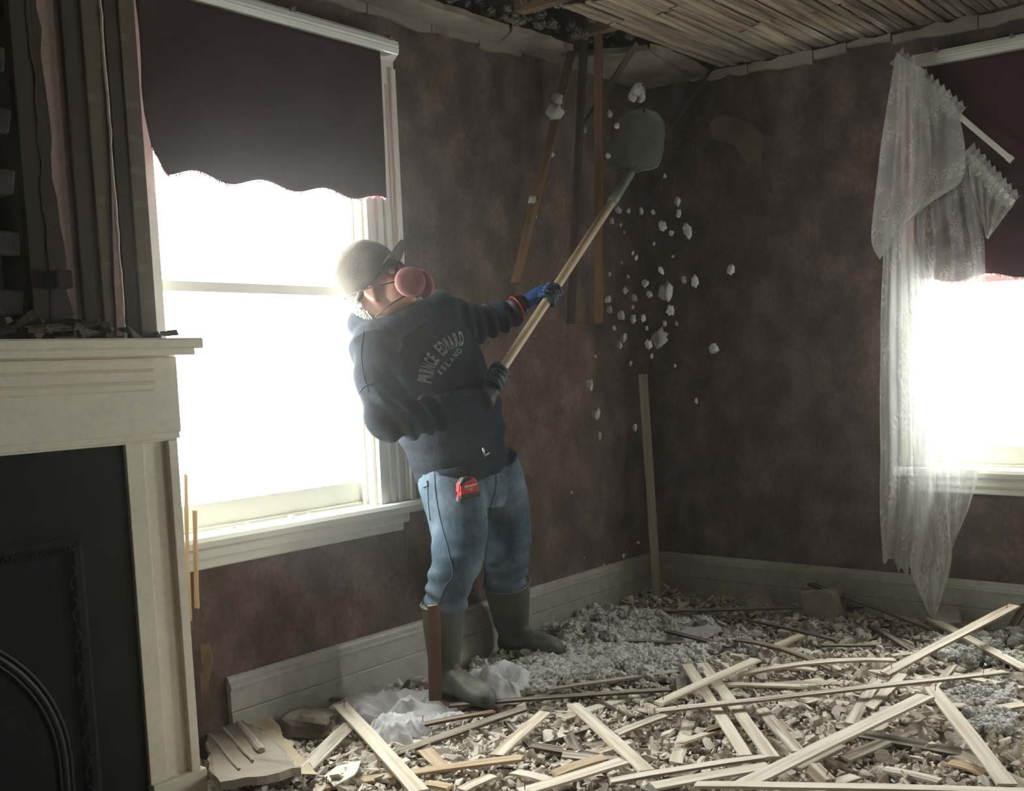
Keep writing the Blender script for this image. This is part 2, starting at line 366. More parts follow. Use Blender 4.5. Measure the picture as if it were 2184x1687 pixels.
# rough mortar plaster smeared over the lower bricks and one broken block end
b = MB(); rows = []
for j in range(15):
    z = 1.36+j*0.035
    w_ = 1.30-0.012*j-0.03*math.sin(j*1.3); rows.append([(0.9+(w_-0.9)*i/14, 2.672+0.010*mnoise.noise(Vector((i*.5, j*.6, 2)))+0.004*j*0.2, z) for i in range(15)])
V = [p for r in rows for p in r]; F = [(j*15+i, j*15+i+1, j*15+i+16, j*15+i+15) for j in range(14) for i in range(14)]
o = mesh('mortar_smear', V, F, m_mortar, stack, True); sm = o.modifiers.new('thick', 'SOLIDIFY'); sm.thickness = 0.05; sm.offset = -1
bevel(MB().box(1.405, 1.450, 2.63, 2.75, 1.475, 1.520).build('block_end', m_dark, stack), 0.006)

# ------------------------------------------------------------------ windows
def window(name, p, ua, out, lo, hi, zs, zt, m, cw=0.165):
    # p: a point on the wall plane; ua: direction along the wall; out: into the room; opening lo..hi along ua
    ua = np.array(ua, float); out = np.array(out, float); up = np.array([0, 0, 1.0]); p = np.array(p, float)
    root = tag(empty(name, p+ua*(lo+hi)/2+up*zs), kind='structure'); off = -(p+ua*(lo+hi)/2+up*zs)
    def sweep(n, prof, o, u, v, w, ln, mt=m, par=root, bv=0.0015):
        ob = MB().extrude(prof, off+p+o, u, v, w, ln).build(n, mt, par)
        return bevel(ob, bv) if bv else ob
    # fluted casings
    def casing_prof():
        pr = [(0, 0), (0, 0.022)]
        for c in (cw*.27, cw*.52, cw*.76): pr += [(c-0.010, 0.022), (c-0.006, 0.014), (c+0.006, 0.014), (c+0.010, 0.022)]
        return pr+[(cw-0.018, 0.022), (cw-0.018, 0.034), (cw, 0.034), (cw, 0)]
    sweep('casing', casing_prof(), ua*hi+up*(zs+0.005), ua, out, up, zt-zs+0.05, bv=0)
    sweep('casing', [(-a, b) for a, b in casing_prof()], ua*lo+up*(zs+0.005), ua, out, up, zt-zs+0.05, bv=0)
    # head casing with a moulded cap
    hp = [(zt+0.0, 0), (zt+0.0, 0.020), (zt+0.085, 0.020), (zt+0.088, 0.026), (zt+0.100, 0.042), (zt+0.108, 0.050), (zt+0.125, 0.052), (zt+0.130, 0.046), (zt+0.130, 0)]
    sweep('head_casing', hp, ua*(lo-cw-0.004), up, out, ua, hi-lo+2*cw+0.008, bv=0)
    # stool and stepped apron
    sweep('sill', [(zs-0.038, -0.06), (zs-0.038, 0.062), (zs-0.030, 0.070), (zs-0.012, 0.072), (zs+0.001, 0.064), (zs+0.003, 0.055), (zs+0.003, -0.06)], ua*(lo-cw-0.03), up, out, ua, hi-lo+2*cw+0.06, bv=0)
    sweep('apron', [(zs-0.075, 0), (zs-0.075, 0.040), (zs-0.066, 0.046), (zs-0.038, 0.046), (zs-0.038, 0)], ua*(lo-cw+0.05), up, out, ua, hi-lo+2*cw-0.10, bv=0)
    sweep('apron', [(zs-0.105, 0), (zs-0.105, 0.022), (zs-0.100, 0.026), (zs-0.075, 0.026), (zs-0.075, 0)], ua*(lo-cw+0.065), up, out, ua, hi-lo+2*cw-0.13, bv=0)
    # jambs with stops, outer sill
    for e, sgn in ((lo, 1), (hi, -1)):
        sweep('jamb', [(0, 0), (0.014*sgn, 0), (0.014*sgn, -0.035), (0.028*sgn, -0.035), (0.028*sgn, -0.05), (0.014*sgn, -0.05), (0.014*sgn, -0.15), (0, -0.15)], ua*e+up*zs, ua, out, up, zt-zs, bv=0)
    sweep('jamb', [(0, 0), (-0.014, 0), (-0.014, -0.15), (0, -0.15)], ua*lo+up*zt, up, out, ua, hi-lo, bv=0)
    sweep('outer_sill', [(-0.03, -0.058), (0.0, -0.058), (0.012, -0.050), (0.012, -0.060), (-0.01, -0.17), (-0.03, -0.17)], ua*lo+up*zs, up, out, ua, hi-lo, bv=0)
    sweep('stop_moulding', [(zs-.002, -0.062), (zs-.002, -0.048), (zs+0.010, -0.048), (zs+0.014, -0.054), (zs+0.014, -0.062)], ua*lo, up, out, ua, hi-lo, bv=0)
    # two sashes
    zm = 1.533
    for n, z0, z1, dep in (('lower_sash', zs-0.002, zm+0.012, -0.062), ('upper_sash', zm-0.022, zt-0.014, -0.098)):
        sash = MB(); a, b = lo+0.014, hi-0.014; st = 0.022; br = 0.092 if n == 'lower_sash' else 0.036; tr = 0.034 if n == 'lower_sash' else 0.045
        def bx(a0, a1, c0, c1):
            q = [off+p+ua*x+out*y+up*z for z in (c0, c1) for y in (dep-0.032, dep) for x in (a0, a1)]
            sash.add(q, [(0, 2, 3, 1), (4, 5, 7, 6), (0, 1, 5, 4), (2, 6, 7, 3), (0, 4, 6, 2), (1, 3, 7, 5)])
        bx(a, a+st, z0, z1); bx(b-st, b, z0, z1); bx(a+st, b-st, z0, z0+br); bx(a+st, b-st, z1-tr, z1)
        so = bevel(sash.build(n, m, root), 0.002)
        q = [off+p+ua*x+out*(dep-0.016)+up*z for x, z in ((a+st-.004, z0+br-.004), (b-st+.004, z0+br-.004), (b-st+.004, z1-tr+.004), (a+st-.004, z1-tr+.004))]
        q += [v-out*0.003 for v in q]
        mesh('pane', q, [(0, 1, 2, 3), (7, 6, 5, 4), (0, 4, 5, 1), (1, 5, 6, 2), (2, 6, 7, 3), (3, 7, 4, 0)], m_glass, so)
    # storm sash outside with its own slim bars
    sb = MB(); 
    for a0, a1, c0, c1 in ((lo, lo+0.03, zs, zt), (hi-0.03, hi, zs, zt), (lo, hi, zs, zs+0.04), (lo, hi, zt-0.04, zt), (lo, hi, 1.52, 1.555)):
        q = [off+p+ua*x+out*y+up*z for z in (c0, c1) for y in (-0.148, -0.132) for x in (a0, a1)]
        sb.add(q, [(0, 2, 3, 1), (4, 5, 7, 6), (0, 1, 5, 4), (2, 6, 7, 3), (0, 4, 6, 2), (1, 3, 7, 5)])
    sb.build('storm_sash', m, root)
    return root
window('window_1', (0, YA, 0), (1, 0, 0), (0, -1, 0), *W1, m_white)
window('window_2', (XB, 0, 0), (0, 1, 0), (-1, 0, 0), *W2, m_white, 0.10)
window('window_3_added', (XB, 0, 0), (0, 1, 0), (-1, 0, 0), *W3, m_white)  # unseen extra window, put in for its light

# flat double curtain rods fixed over the head casings
def curtain_rod(p0, p1, out, label, brackets):
    p0 = np.array(p0, float); p1 = np.array(p1, float); ln = np.linalg.norm(p1-p0); w = (p1-p0)/ln; out = np.array(out, float); up = np.array([0, 0, 1.0])
    root = tag(empty('curtain_rod', p0), label, 'curtain rod')
    bevel(MB().extrude([(-0.022, 0), (-0.022, 0.010), (-0.004, 0.014), (0.000, 0.010), (0.004, 0.014), (0.022, 0.010), (0.022, 0)], out*0.030, up, out, w, ln).build('rail', m_metalwhite, root), 0.001)
    bevel(MB().extrude([(0.026, 0), (0.026, 0.010), (0.034, 0.010), (0.034, 0)], out*0.014, up, out, w, ln).build('upper_rail', m_metalwhite, root), 0.001)
    for b in brackets:
        c = w*b*ln
        mb = MB(); mb.extrude([(-0.02, -0.052), (-0.02, 0.0), (0.034, 0.0), (0.040, 0.012), (0.044, 0.0), (0.044, -0.052)], c-w*0.008+out*0.03, up, out, w, 0.016)
        mb.build('bracket', m_steel, root)
    return root
curtain_rod((1.86, YA-0.058, 2.385), (2.880, YA-0.058, 2.385), (0, -1, 0), 'white metal curtain rod over the window beside the mantelpiece', (0.05, 0.55, 0.98))
curtain_rod((XB-0.058, 0.60, 2.405), (XB-0.058, 1.640, 2.405), (-1, 0, 0), 'white metal curtain rod over the window with the lace curtain', (0.05, 0.62, 0.9))

# roller shades
def shade(name, p, ua, out, w_, ztop, drop, m, label, seed, notch=None, lift=None):
    rg = random.Random(seed); p = np.array(p, float); ua = np.array(ua, float); out = np.array(out, float); up = np.array([0, 0, 1.0])
    root = tag(empty(name, p+up*ztop), label, 'window shade')
    MB().tube([ua*-0.004-up*.004, ua*(w_+0.004)-up*.004], 0.023, 20).build('roller', m_rollercloth, root, True)
    nx, nz = 72, 40; V = []
    for j in range(nz+1):
        t = j/nz
        for i in range(nx+1):
            s = i/nx
            e = drop+0.012+0.011*math.sin(s*math.pi*7.6+1.0)+0.004*math.sin(s*23)-(0.075*max(0, 1-s/0.05) if lift else 0)     # scalloped hem
            z = -t*e
            curl = (lift or 0)*max(0, t-0.55)**1.5*max(0, 0.25-s)*8
            x = w_*s
            if lift: x += (0.007*math.sin(min(1, t*1.6)*math.pi)+0.010*max(0, t-.8)/.2)*max(0, 1-s*3)
            V.append(ua*(x)+up*z+out*(0.026+curl+0.004*math.sin(s*9+t*2)*t+0.0015*mnoise.noise(Vector((s*6, t*5, seed)))))
    F = [(j*(nx+1)+i, j*(nx+1)+i+1, (j+1)*(nx+1)+i+1, (j+1)*(nx+1)+i) for j in range(nz) for i in range(nx)]
    o = mesh('shade_cloth', V, F, m, root, True); sd = o.modifiers.new('thick', 'SOLIDIFY'); sd.thickness = 0.0012
    fr = MB(); base = nz*(nx+1); edge = [V[base+i] for i in range(nx+1)]
    for i in range(nx):
        for t in (0, 0.33, 0.66):
            a = edge[i]*(1-t)+edge[i+1]*t
            c = np.array([rg.uniform(-.0015, .0015) for _ in range(3)])
            fr.tube([a+up*0.002, a-up*0.005+ua*0.002+c, a-up*0.007-ua*0.001+c], [0.0013, 0.0018, 0.001], 5)
    fr.build('fringe', m_fringe, root)
    return root
shade('roller_shade', (1.851, YA-0.062, 0), (1, 0, 0), (0, -1, 0), 0.948, 2.358, 0.50, m_blind, 'dark burgundy roller shade half drawn over the window by the mantelpiece', 1, lift=0.02)
shade('roller_shade', (XB-0.062, 0.64, 0), (0, 1, 0), (-1, 0, 0), 0.99, 2.378, 0.84, m_blind2, 'wine red roller shade in the window with the torn lace curtain', 2)

# ------------------------------------------------------------------ mantelpiece
mt = tag(empty('mantelpiece', (1.0, 2.70, 0)), 'cream painted wooden mantelpiece with a black fireplace front', 'mantelpiece')
ox = np.array([1.0, 2.70, 0]); YM = 2.64
XR = 1.727; XLm = 0.02; XO1 = 1.566; XO0 = 0.20        # outer edges and opening
def mbx(name, x0, x1, y0, y1, z0, z1, m=m_cream, bv=0.003):
    o = MB().box(x0-ox[0], x1-ox[0], y0-ox[1], y1-ox[1], z0, z1).build(name, m, mt); return bevel(o, bv) if bv else o
def mex(name, prof, x0, x1, m=m_cream):
    # profile (y, z) swept along x
    return MB().extrude([(a-ox[1], b) for a, b in prof], (x0-ox[0], 0, 0), (0, 1, 0), (0, 0, 1), (1, 0, 0), x1-x0).build(name, m, mt)
Y2 = 2.745
mbx('frieze', XLm, XR, YM, Y2, 1.098, 1.31)
mex('shelf', [(2.592, 1.322), (2.588, 1.327), (2.588, 1.345), (2.592, 1.350), (Y2, 1.350), (Y2, 1.322)], XLm-0.05, XR+0.05)
mex('bed_moulding', [(2.602, 1.305), (2.602, 1.322), (Y2, 1.322), (Y2, 1.300), (2.63, 1.300), (2.616, 1.302)], XLm-0.03, XR+0.032)
mex('reeding', [(YM, 1.298), (YM-0.008, 1.298), (YM-0.010, 1.290), (YM-0.010, 1.272), (YM-0.004, 1.268), (YM-0.008, 1.262), (YM-0.008, 1.240), (YM-0.002, 1.236), (YM-0.005, 1.230), (YM-0.004, 1.216), (YM, 1.212)], XLm, XR-0.075)
mex('architrave_bead', [(YM+0.004, 1.082), (YM+0.004, 1.098), (YM+0.012, 1.100), (YM+0.012, 1.080)], XLm, XR-0.004)
mbx('architrave', XO0-0.0, XR-0.008, YM+0.010, Y2, 1.075, 1.099)
for (a, b, e0, e1) in ((XO1, XR-0.012, XO1+0.052, XR-0.040), (XLm+0.012, XO0, XLm+0.04, XO0-0.052)):
    # pilaster: backing, raised inner stile and a sunk panel bordered by an outer stile
    mbx('pilaster', a, b, YM+0.022, Y2, 0.15, 1.078)
    mbx('stile', a, e0, YM+0.012, YM+0.024, 0.15, 1.078, bv=0.002)
    mbx('stile', e1, b, YM+0.004, YM+0.024, 0.15, 1.078, bv=0.002)
    mbx('plinth', a-0.002, b+0.014, YM-0.004, Y2, 0.0, 0.153)
# iron fireplace front
mbx('fireplace_front', XO0, XO1, YM+0.024, Y2, 0, 1.078, m_fireboard, 0)
fx0, fx1, fzt = 0.36, 1.412, 0.845
fb = MB()
def fr_bar(p0, p1, hw, d):
    p0 = np.array(p0, float)-ox; p1 = np.array(p1, float)-ox; w = p1-p0; ln = np.linalg.norm(w); w /= ln; u = np.cross(w, (0, 1, 0))
    fb.extrude([(-hw, 0), (-hw, d*0.5), (-hw*0.4, d), (hw*0.4, d), (hw, d*0.5), (hw, 0)], p0, u, (0, -1, 0), w, ln)
fr_bar((fx0, YM+0.025, fzt), (fx1+0.018, YM+0.025, fzt), 0.02, 0.016); fr_bar((fx1, YM+0.025, fzt), (fx1, YM+0.025, 0), 0.02, 0.016); fr_bar((fx0, YM+0.025, fzt), (fx0, YM+0.025, 0), 0.02, 0.016)
fb.build('ornate_frame', m_fireboard, mt)
orn = MB()                                  # cast scrolls along the frame
for i in range(14):
    c = np.array([fx1-0.03-i*0.072, YM+0.008, fzt-0.022])-ox
    for s in (1, -1):
        orn.tube([c+np.array([s*(0.004+0.02*t), -0.004, 0.010*math.sin(t*5.2)*(1-t*.3)]) for t in np.linspace(0, 1, 9)], [0.0045-0.0025*t for t in np.linspace(0, 1, 9)], 6)
for i in range(9):
    c = np.array([fx1-0.022, YM+0.008, fzt-0.06-i*0.082])-ox
    orn.tube([c+np.array([0.008*math.sin(t*6.28), -0.004, -0.06*t]) for t in np.linspace(0, 1, 10)], 0.004, 6)
tag(orn.build('cast_scrolls', m_fireboard, mt), kind='stuff')
arc = MB(); cxa, R_ = (fx0+fx1)/2, 0.455
for q, (dr, rr) in enumerate(((0, 0.009), (0.016, 0.005), (-0.014, 0.005))):
    pts = [np.array([cxa+(R_+dr)*math.cos(t), YM+0.020, 0.285+(R_*0.93+dr)*math.sin(t)])-ox for t in np.linspace(0, math.pi, 49)]
    pts = [np.array([pts[0][0], pts[0][1], 0.02])]+pts+[np.array([pts[-1][0], pts[-1][1], 0.02])]
    arc.tube(pts, rr, 8)
arc.build('arch_moulding', m_iron_edge, mt, True)
rec = [(cxa-(R_-0.03), 0.0)]+[(cxa-(R_-0.03)*math.cos(t), 0.285+(R_*0.93-0.03)*math.sin(t)) for t in np.linspace(0, math.pi, 33)]+[(cxa+(R_-0.03), 0.0)]
mesh('summer_cover', [(a-ox[0], YM+0.018-ox[1], b) for a, b in rec]+[(a-ox[0], YM+0.030-ox[1], b) for a, b in rec], [tuple(range(len(rec))), tuple(range(2*len(rec)-1, len(rec)-1, -1))]+[(i, i+len(rec), (i+1) % len(rec)+len(rec), (i+1) % len(rec)) for i in range(len(rec))], m_fireboard, mt)
# ------------------------------------------------------------------ debris materials
m_wood = {}
for n, cs in dict(pale=[(0.58, 0.50, 0.375), (0.70, 0.62, 0.485)], tan=[(0.45, 0.36, 0.245), (0.56, 0.465, 0.335)], grey=[(0.33, 0.28, 0.21), (0.44, 0.38, 0.305)],
                  dark=[(0.085, 0.065, 0.045), (0.14, 0.11, 0.08)], fresh=[(0.52, 0.36, 0.20), (0.60, 0.44, 0.27)], brown=[(0.14, 0.085, 0.045), (0.20, 0.13, 0.075)]).items():
    m_wood[n] = mat(n+'_lath_wood', cs, 7, 0.85, 0.15, 60, stretch=(0.35, 7, 7), fine=(5, 0.25), rand=0.08, spec=0.2, dust=((0.80, 0.745, 0.645), 0.85 if n in ('pale', 'tan', 'grey') else 0.35, 9))
m_chunk = mat('plaster_chunk', [(0.56, 0.51, 0.435), (0.73, 0.67, 0.59), (0.83, 0.775, 0.69)], 18, 0.95, 0.35, 70, rand=0.22, spec=0.15)
m_rubble = mat('crushed_plaster', [(0.48, 0.43, 0.36), (0.68, 0.62, 0.54), (0.82, 0.765, 0.68)], 22, 0.95, 0.4, 80, spec=0.15)
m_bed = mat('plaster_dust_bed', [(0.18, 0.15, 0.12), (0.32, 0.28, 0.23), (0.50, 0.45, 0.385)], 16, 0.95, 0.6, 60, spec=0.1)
m_fluff = mat('grey_white_insulation', [(0.50, 0.49, 0.46), (0.68, 0.67, 0.64)], 30, 1.0, 0.6, 120, spec=0.05)
m_sooty = mat('sooty_mortar_chunk', [(0.085, 0.078, 0.068), (0.17, 0.155, 0.135)], 20, 0.95, 0.5, 60, rand=0.3, spec=0.15)
m_cloth = bpy.data.materials.new('white_sheer_fabric')
def sheer(m, col, alpha0, alpha1, scale, lace=0.0, back=0.3):
    nt, N, L, B = nodes(m)
    d = N.new('ShaderNodeBsdfDiffuse'); d.inputs[0].default_value = (*col, 1); t = N.new('ShaderNodeBsdfTranslucent'); t.inputs[0].default_value = (*col, 1)
    a = N.new('ShaderNodeMixShader'); a.inputs[0].default_value = back; L.new(d.outputs[0], a.inputs[1]); L.new(t.outputs[0], a.inputs[2])
    tr = N.new('ShaderNodeBsdfTransparent'); mx = N.new('ShaderNodeMixShader')
    tc = N.new('ShaderNodeTexCoord')
    nz = N.new('ShaderNodeTexNoise'); nz.inputs['Scale'].default_value = scale; nz.inputs['Detail'].default_value = 2; L.new(tc.outputs['UV'], nz.inputs['Vector'])
    fac = nz.outputs['Fac']
    mr = N.new('ShaderNodeMapRange'); mr.inputs['From Min'].default_value = 0.4; mr.inputs['From Max'].default_value = 0.6
    mr.inputs['To Min'].default_value = alpha0; mr.inputs['To Max'].default_value = alpha1; L.new(fac, mr.inputs['Value']); out = mr.outputs[0]
    if lace:          # floral lace: petal rings and scrolls woven denser than the ground net
        vo = N.new('ShaderNodeTexVoronoi'); vo.inputs['Scale'].default_value = lace; L.new(tc.outputs['UV'], vo.inputs['Vector'])
        sn = N.new('ShaderNodeMath'); sn.operation = 'MULTIPLY'; sn.inputs[1].default_value = 19.0; L.new(vo.outputs['Distance'], sn.inputs[0])
        s2 = N.new('ShaderNodeMath'); s2.operation = 'SINE'; L.new(sn.outputs[0], s2.inputs[0])
        n2 = N.new('ShaderNodeTexNoise'); n2.inputs['Scale'].default_value = lace*0.35; L.new(tc.outputs['UV'], n2.inputs['Vector'])
        m2 = N.new('ShaderNodeMapRange'); m2.inputs['From Min'].default_value = 0.47; m2.inputs['From Max'].default_value = 0.58; L.new(n2.outputs['Fac'], m2.inputs['Value'])
        m3 = N.new('ShaderNodeMapRange'); m3.inputs['From Min'].default_value = 0.1; m3.inputs['From Max'].default_value = 0.5; m3.inputs['To Max'].default_value = 0.26; L.new(s2.outputs[0], m3.inputs['Value'])
        mm = N.new('ShaderNodeMath'); mm.operation = 'MULTIPLY'; L.new(m2.outputs[0], mm.inputs[0]); L.new(m3.outputs[0], mm.inputs[1])
        ad = N.new('ShaderNodeMath'); ad.operation = 'ADD'; ad.use_clamp = True; L.new(out, ad.inputs[0]); L.new(mm.outputs[0], ad.inputs[1]); out = ad.outputs[0]
    L.new(out, mx.inputs[0]); L.new(tr.outputs[0], mx.inputs[1]); L.new(a.outputs[0], mx.inputs[2]); L.new(mx.outputs[0], N['Material Output'].inputs['Surface'])
    return m
sheer(m_cloth, (0.80, 0.80, 0.82), 0.80, 0.98, 8)
m_paper = mat('cream_paper_backing', [(0.52, 0.44, 0.30), (0.62, 0.55, 0.41)], 8, 0.9, 0.1, 40)
m_mortar_brown = mat('brown_base_coat_plaster', [(0.19, 0.155, 0.12), (0.28, 0.235, 0.185)], 12, 0.95, 0.4, 50)
m_tanpaper = mat('tan_torn_wallpaper', [(0.30, 0.22, 0.13), (0.42, 0.33, 0.21)], 8, 0.9, 0.1, 40)

# ------------------------------------------------------------------ rubble
def hgt(x, y):
    n = mnoise.noise(Vector((x*1.6, y*1.6, 3)))*0.5+0.5
    n2 = mnoise.noise(Vector((x*5, y*5, 7)))
    h = 0.022+0.040*n+0.010*n2
    h += 0.045*math.exp(-((x-2.0)**2+(y-2.35)**2)/0.10)
    h += 0.030*math.exp(-((x-3.6)**2+(y-1.2)**2)/0.5)
    h += 0.035*max(0, (y-2.6)/0.4)*(x > 3.3)+0.03*max(0, (x-4.2)/0.4)
    return max(0.012, h)
def in_view(x, y, mx_=260):
    u, v, d = proj((x, y, 0.05)); return d > 1.0 and -200 < u < 2184+mx_ and 1150 < v < 1687+mx_
nx, ny = 150, 150; V = []; gx = np.linspace(1.35, 4.60, nx); gy = np.linspace(-0.5, 2.975, ny)
for yy in gy:
    for xx in gx:
        e = min(1, max(0, (yy+0.5)/0.5))*min(1, max(0, (xx-1.35)/0.3))
        V.append((xx, yy, 0.001+e*(hgt(xx, yy)-0.012+0.006*mnoise.noise(Vector((xx*22, yy*22, 1))))))
F = [(j*nx+i, j*nx+i+1, (j+1)*nx+i+1, (j+1)*nx+i) for j in range(ny-1) for i in range(nx-1)]
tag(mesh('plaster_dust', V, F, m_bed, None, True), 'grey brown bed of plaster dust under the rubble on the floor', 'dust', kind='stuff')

rg = random.Random(77); nrg = np.random.default_rng(5)
hulls = []
for s in range(14):
    b = bmesh.new()
    for q in range(11):
        a = rg.uniform(0, 6.283); r = rg.uniform(0.55, 1.0)
        b.verts.new((math.cos(a)*r*0.5, math.sin(a)*r*0.5*rg.uniform(0.6, 1), rg.choice((-1, 1))*rg.uniform(0.10, 0.17)))
    res = bmesh.ops.convex_hull(b, input=b.verts[:])
    bmesh.ops.delete(b, geom=[g for g in res['geom_interior'] if isinstance(g, bmesh.types.BMVert)], context='VERTS')
    me = bpy.data.meshes.new('plaster_chunk'); b.to_mesh(me); b.free()
    me.materials.append(m_chunk)
    hulls.append((me, np.array([v.co[:] for v in me.vertices]), [tuple(p.vertices) for p in me.polygons]))
def euler(rx, ry, rz): return np.array(Matrix.Rotation(rz, 3, 'Z') @ Matrix.Rotation(ry, 3, 'Y') @ Matrix.Rotation(rx, 3, 'X'))
def fluffy(x, y):       # where loose insulation covers the rubble
    u, v, d = proj((x, y, 0.06))
    a = 1130 < u < 1540 and v < 1455+0.10*(1500-u)*0 and v > 1270
    b = (u > 1985 and 1365 < v < 1600)
    return a or b
Vs = []; Fs = []; nv = 0; cnt = 0
while cnt < 20000:
    x = rg.uniform(1.4, 4.58); y = rg.uniform(0.0, 2.95)
    if not in_view(x, y, 350): continue
    if fluffy(x, y) and rg.random() < 0.6: continue
    d = proj((x, y, 0.05))[2]
    me, hv, hf = hulls[rg.randrange(14)]
    sz = min(0.085, 0.013+rg.expovariate(1/0.0135))
    R = euler(rg.gauss(0, .45), rg.gauss(0, .45), rg.uniform(0, 6.28))
    q = (hv*np.array([sz, sz*rg.uniform(.6, 1), sz*rg.uniform(.6, 1.3)])) @ R.T+np.array([x, y, hgt(x, y)+sz*0.04+rg.uniform(-.006, .012)])
    Vs.append(q); Fs += [tuple(i+nv for i in f) for f in hf]; nv += len(q); cnt += 1
tag(mesh('plaster_rubble', np.concatenate(Vs), Fs, m_rubble), 'litter of crushed plaster fragments covering the whole floor', 'rubble', kind='stuff')
# the larger chunks one by one
placed = 0
while placed < 290:
    u = rg.uniform(470, 2184); v = 1300+387*rg.random()**0.75
    x, y, _ = onZ(u, v, 0.06)
    if not (1.8 < x < 4.55 and 0.1 < y < 2.9) or (fluffy(x, y) and rg.random() < 0.7): continue
    if 880 < u < 1200 and v < 1500: continue
    me = hulls[rg.randrange(14)][0]; o = link('plaster_chunk', me)
    sz = rg.uniform(0.036, 0.080); o.location = (x, y, hgt(x, y)+sz*0.07+0.006); o.scale = (sz, sz*rg.uniform(.6, 1), sz*rg.uniform(.5, 1.0))
    o.rotation_euler = (rg.gauss(0, .35), rg.gauss(0, .35), rg.uniform(0, 6.28))
    tag(o, 'broken plaster chunk lying among the crushed rubble on the floor', 'plaster chunk', 'plaster chunks on the floor'); placed += 1

# insulation: fluffy tufts heaped on the rubble and clinging to the torn ceiling
fl = []
for s in range(8):
    b = bmesh.new(); bmesh.ops.create_icosphere(b, subdivisions=3, radius=0.5)
    for v in b.verts:
        k = 1+0.55*mnoise.noise(v.co*3.1+Vector((s*9, 0, 0)))+0.28*mnoise.noise(v.co*8+Vector((0, s*5, 0)))+0.22*mnoise.noise(v.co*17); v.co *= k
    me = bpy.data.meshes.new('insulation_tuft'); b.to_mesh(me); b.free(); me.polygons.foreach_set('use_smooth', np.ones(len(me.polygons), bool)); me.materials.append(m_fluff)
    fl.append((me, np.array([v.co[:] for v in me.vertices]), [tuple(p.vertices) for p in me.polygons]))
def tufts(name, spots, label, parent=None):
    Vs = []; Fs = []; nv = 0
    for (c, sz) in spots:
        _, hv, hf = fl[rg.randrange(8)]
        R = euler(rg.uniform(0, 6), rg.uniform(0, 6), rg.uniform(0, 6)); q = (hv*sz) @ R.T*np.array([1, 1, 0.8])+np.asarray(c)
        Vs.append(q); Fs += [tuple(i+nv for i in f) for f in hf]; nv += len(q)
    return tag(mesh(name, np.concatenate(Vs), Fs, m_fluff, parent), label, 'insulation' if parent is None else None, kind='stuff')
sp = []
def patch(px0, px1, py0, py1, n, smin, smax, tall):
    k = 0
    while k < n:
        u = rg.uniform(px0, px1); v = rg.uniform(py0, py1)
        x, y, _ = onZ(u, v, 0.06)
        if not (x < 4.57 and y < 2.95): k += 1; continue
        if mnoise.noise(Vector((x*3.2, y*3.2, 11))) < -0.22: k += 1; continue
        t = mnoise.noise(Vector((x*7, y*7, 5)))*0.5+0.5
        sp.append(((x, y, hgt(x, y)+rg.uniform(0, tall)*t+0.01), rg.uniform(smin, smax))); k += 1
patch(1130, 1520, 1315, 1375, 420, 0.025, 0.065, 0.06)
patch(1120, 1500, 1370, 1455, 900, 0.020, 0.050, 0.05)
patch(1000, 1200, 1400, 1480, 160, 0.020, 0.045, 0.03)
patch(1990, 2184, 1365, 1430, 230, 0.020, 0.05, 0.05)
patch(2020, 2160, 1475, 1520, 170, 0.018, 0.042, 0.05)
patch(2060, 2160, 1535, 1580, 130, 0.018, 0.042, 0.05)
patch(1930, 2030, 1400, 1445, 60, 0.018, 0.04, 0.03)
patch(1480, 1620, 1350, 1400, 80, 0.02, 0.04, 0.03)
tufts('loose_insulation', sp, 'grey white loose insulation spilled over the rubble by the far corner')
sp = []
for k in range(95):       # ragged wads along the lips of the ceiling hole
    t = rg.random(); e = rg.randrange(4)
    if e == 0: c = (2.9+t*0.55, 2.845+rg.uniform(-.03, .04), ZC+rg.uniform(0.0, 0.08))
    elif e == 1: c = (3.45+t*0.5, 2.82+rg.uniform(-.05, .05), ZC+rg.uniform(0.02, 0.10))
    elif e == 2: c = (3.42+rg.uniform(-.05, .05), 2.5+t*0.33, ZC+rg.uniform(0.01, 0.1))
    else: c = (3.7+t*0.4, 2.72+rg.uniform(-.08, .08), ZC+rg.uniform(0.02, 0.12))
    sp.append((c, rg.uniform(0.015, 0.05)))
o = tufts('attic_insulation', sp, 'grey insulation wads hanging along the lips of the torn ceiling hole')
m_fluff_dark = mat('dark_insulation', [(0.12, 0.105, 0.09), (0.21, 0.19, 0.165)], 30, 1.0, 0.6, 120, spec=0.05)  # darker tone than the insulation on the floor
o.data.materials.clear(); o.data.materials.append(m_fluff_dark)

# ------------------------------------------------------------------ laths
def lath(p0, p1, wd_, kind, label, group=None, roll=0.0, th=0.008, name='lath', nails=0, bow=0.0, cat='lath', pair=True):
    p0 = np.array(p0, float); p1 = np.array(p1, float); L_ = float(np.linalg.norm(p1-p0)); x = (p1-p0)/L_
    me = lath_mesh(name, L_, wd_, th, max(4, int(L_/0.12)), rg, m_wood[kind], 0.0009, bow)
    o = link(name, me)
    z = np.array([0, 0, 1.0]) if abs(x[2]) < 0.8 else np.array([-0.79, -0.6, 0.0])
    y = np.cross(z, x); y /= np.linalg.norm(y); z = np.cross(x, y)
    R = Matrix(((x[0], y[0], z[0]), (x[1], y[1], z[1]), (x[2], y[2], z[2]))).to_4x4() @ Matrix.Rotation(roll, 4, 'X')
    o.matrix_world = Matrix.Translation(Vector(p0)) @ R
    for n in range(nails):
        t = (0.06, 0.93, 0.5)[n]*L_
        nb = MB(); nb.tube([(t, 0.003, th/2-0.002), (t+0.002, 0.004, th/2+0.022)], 0.0013, 6); nb.tube([(t+0.002, 0.004, th/2+0.022), (t+0.002, 0.004, th/2+0.0235)], 0.003, 8)
        nb.build('nail', m_joist, o)
    return tag(o, label, cat, group)
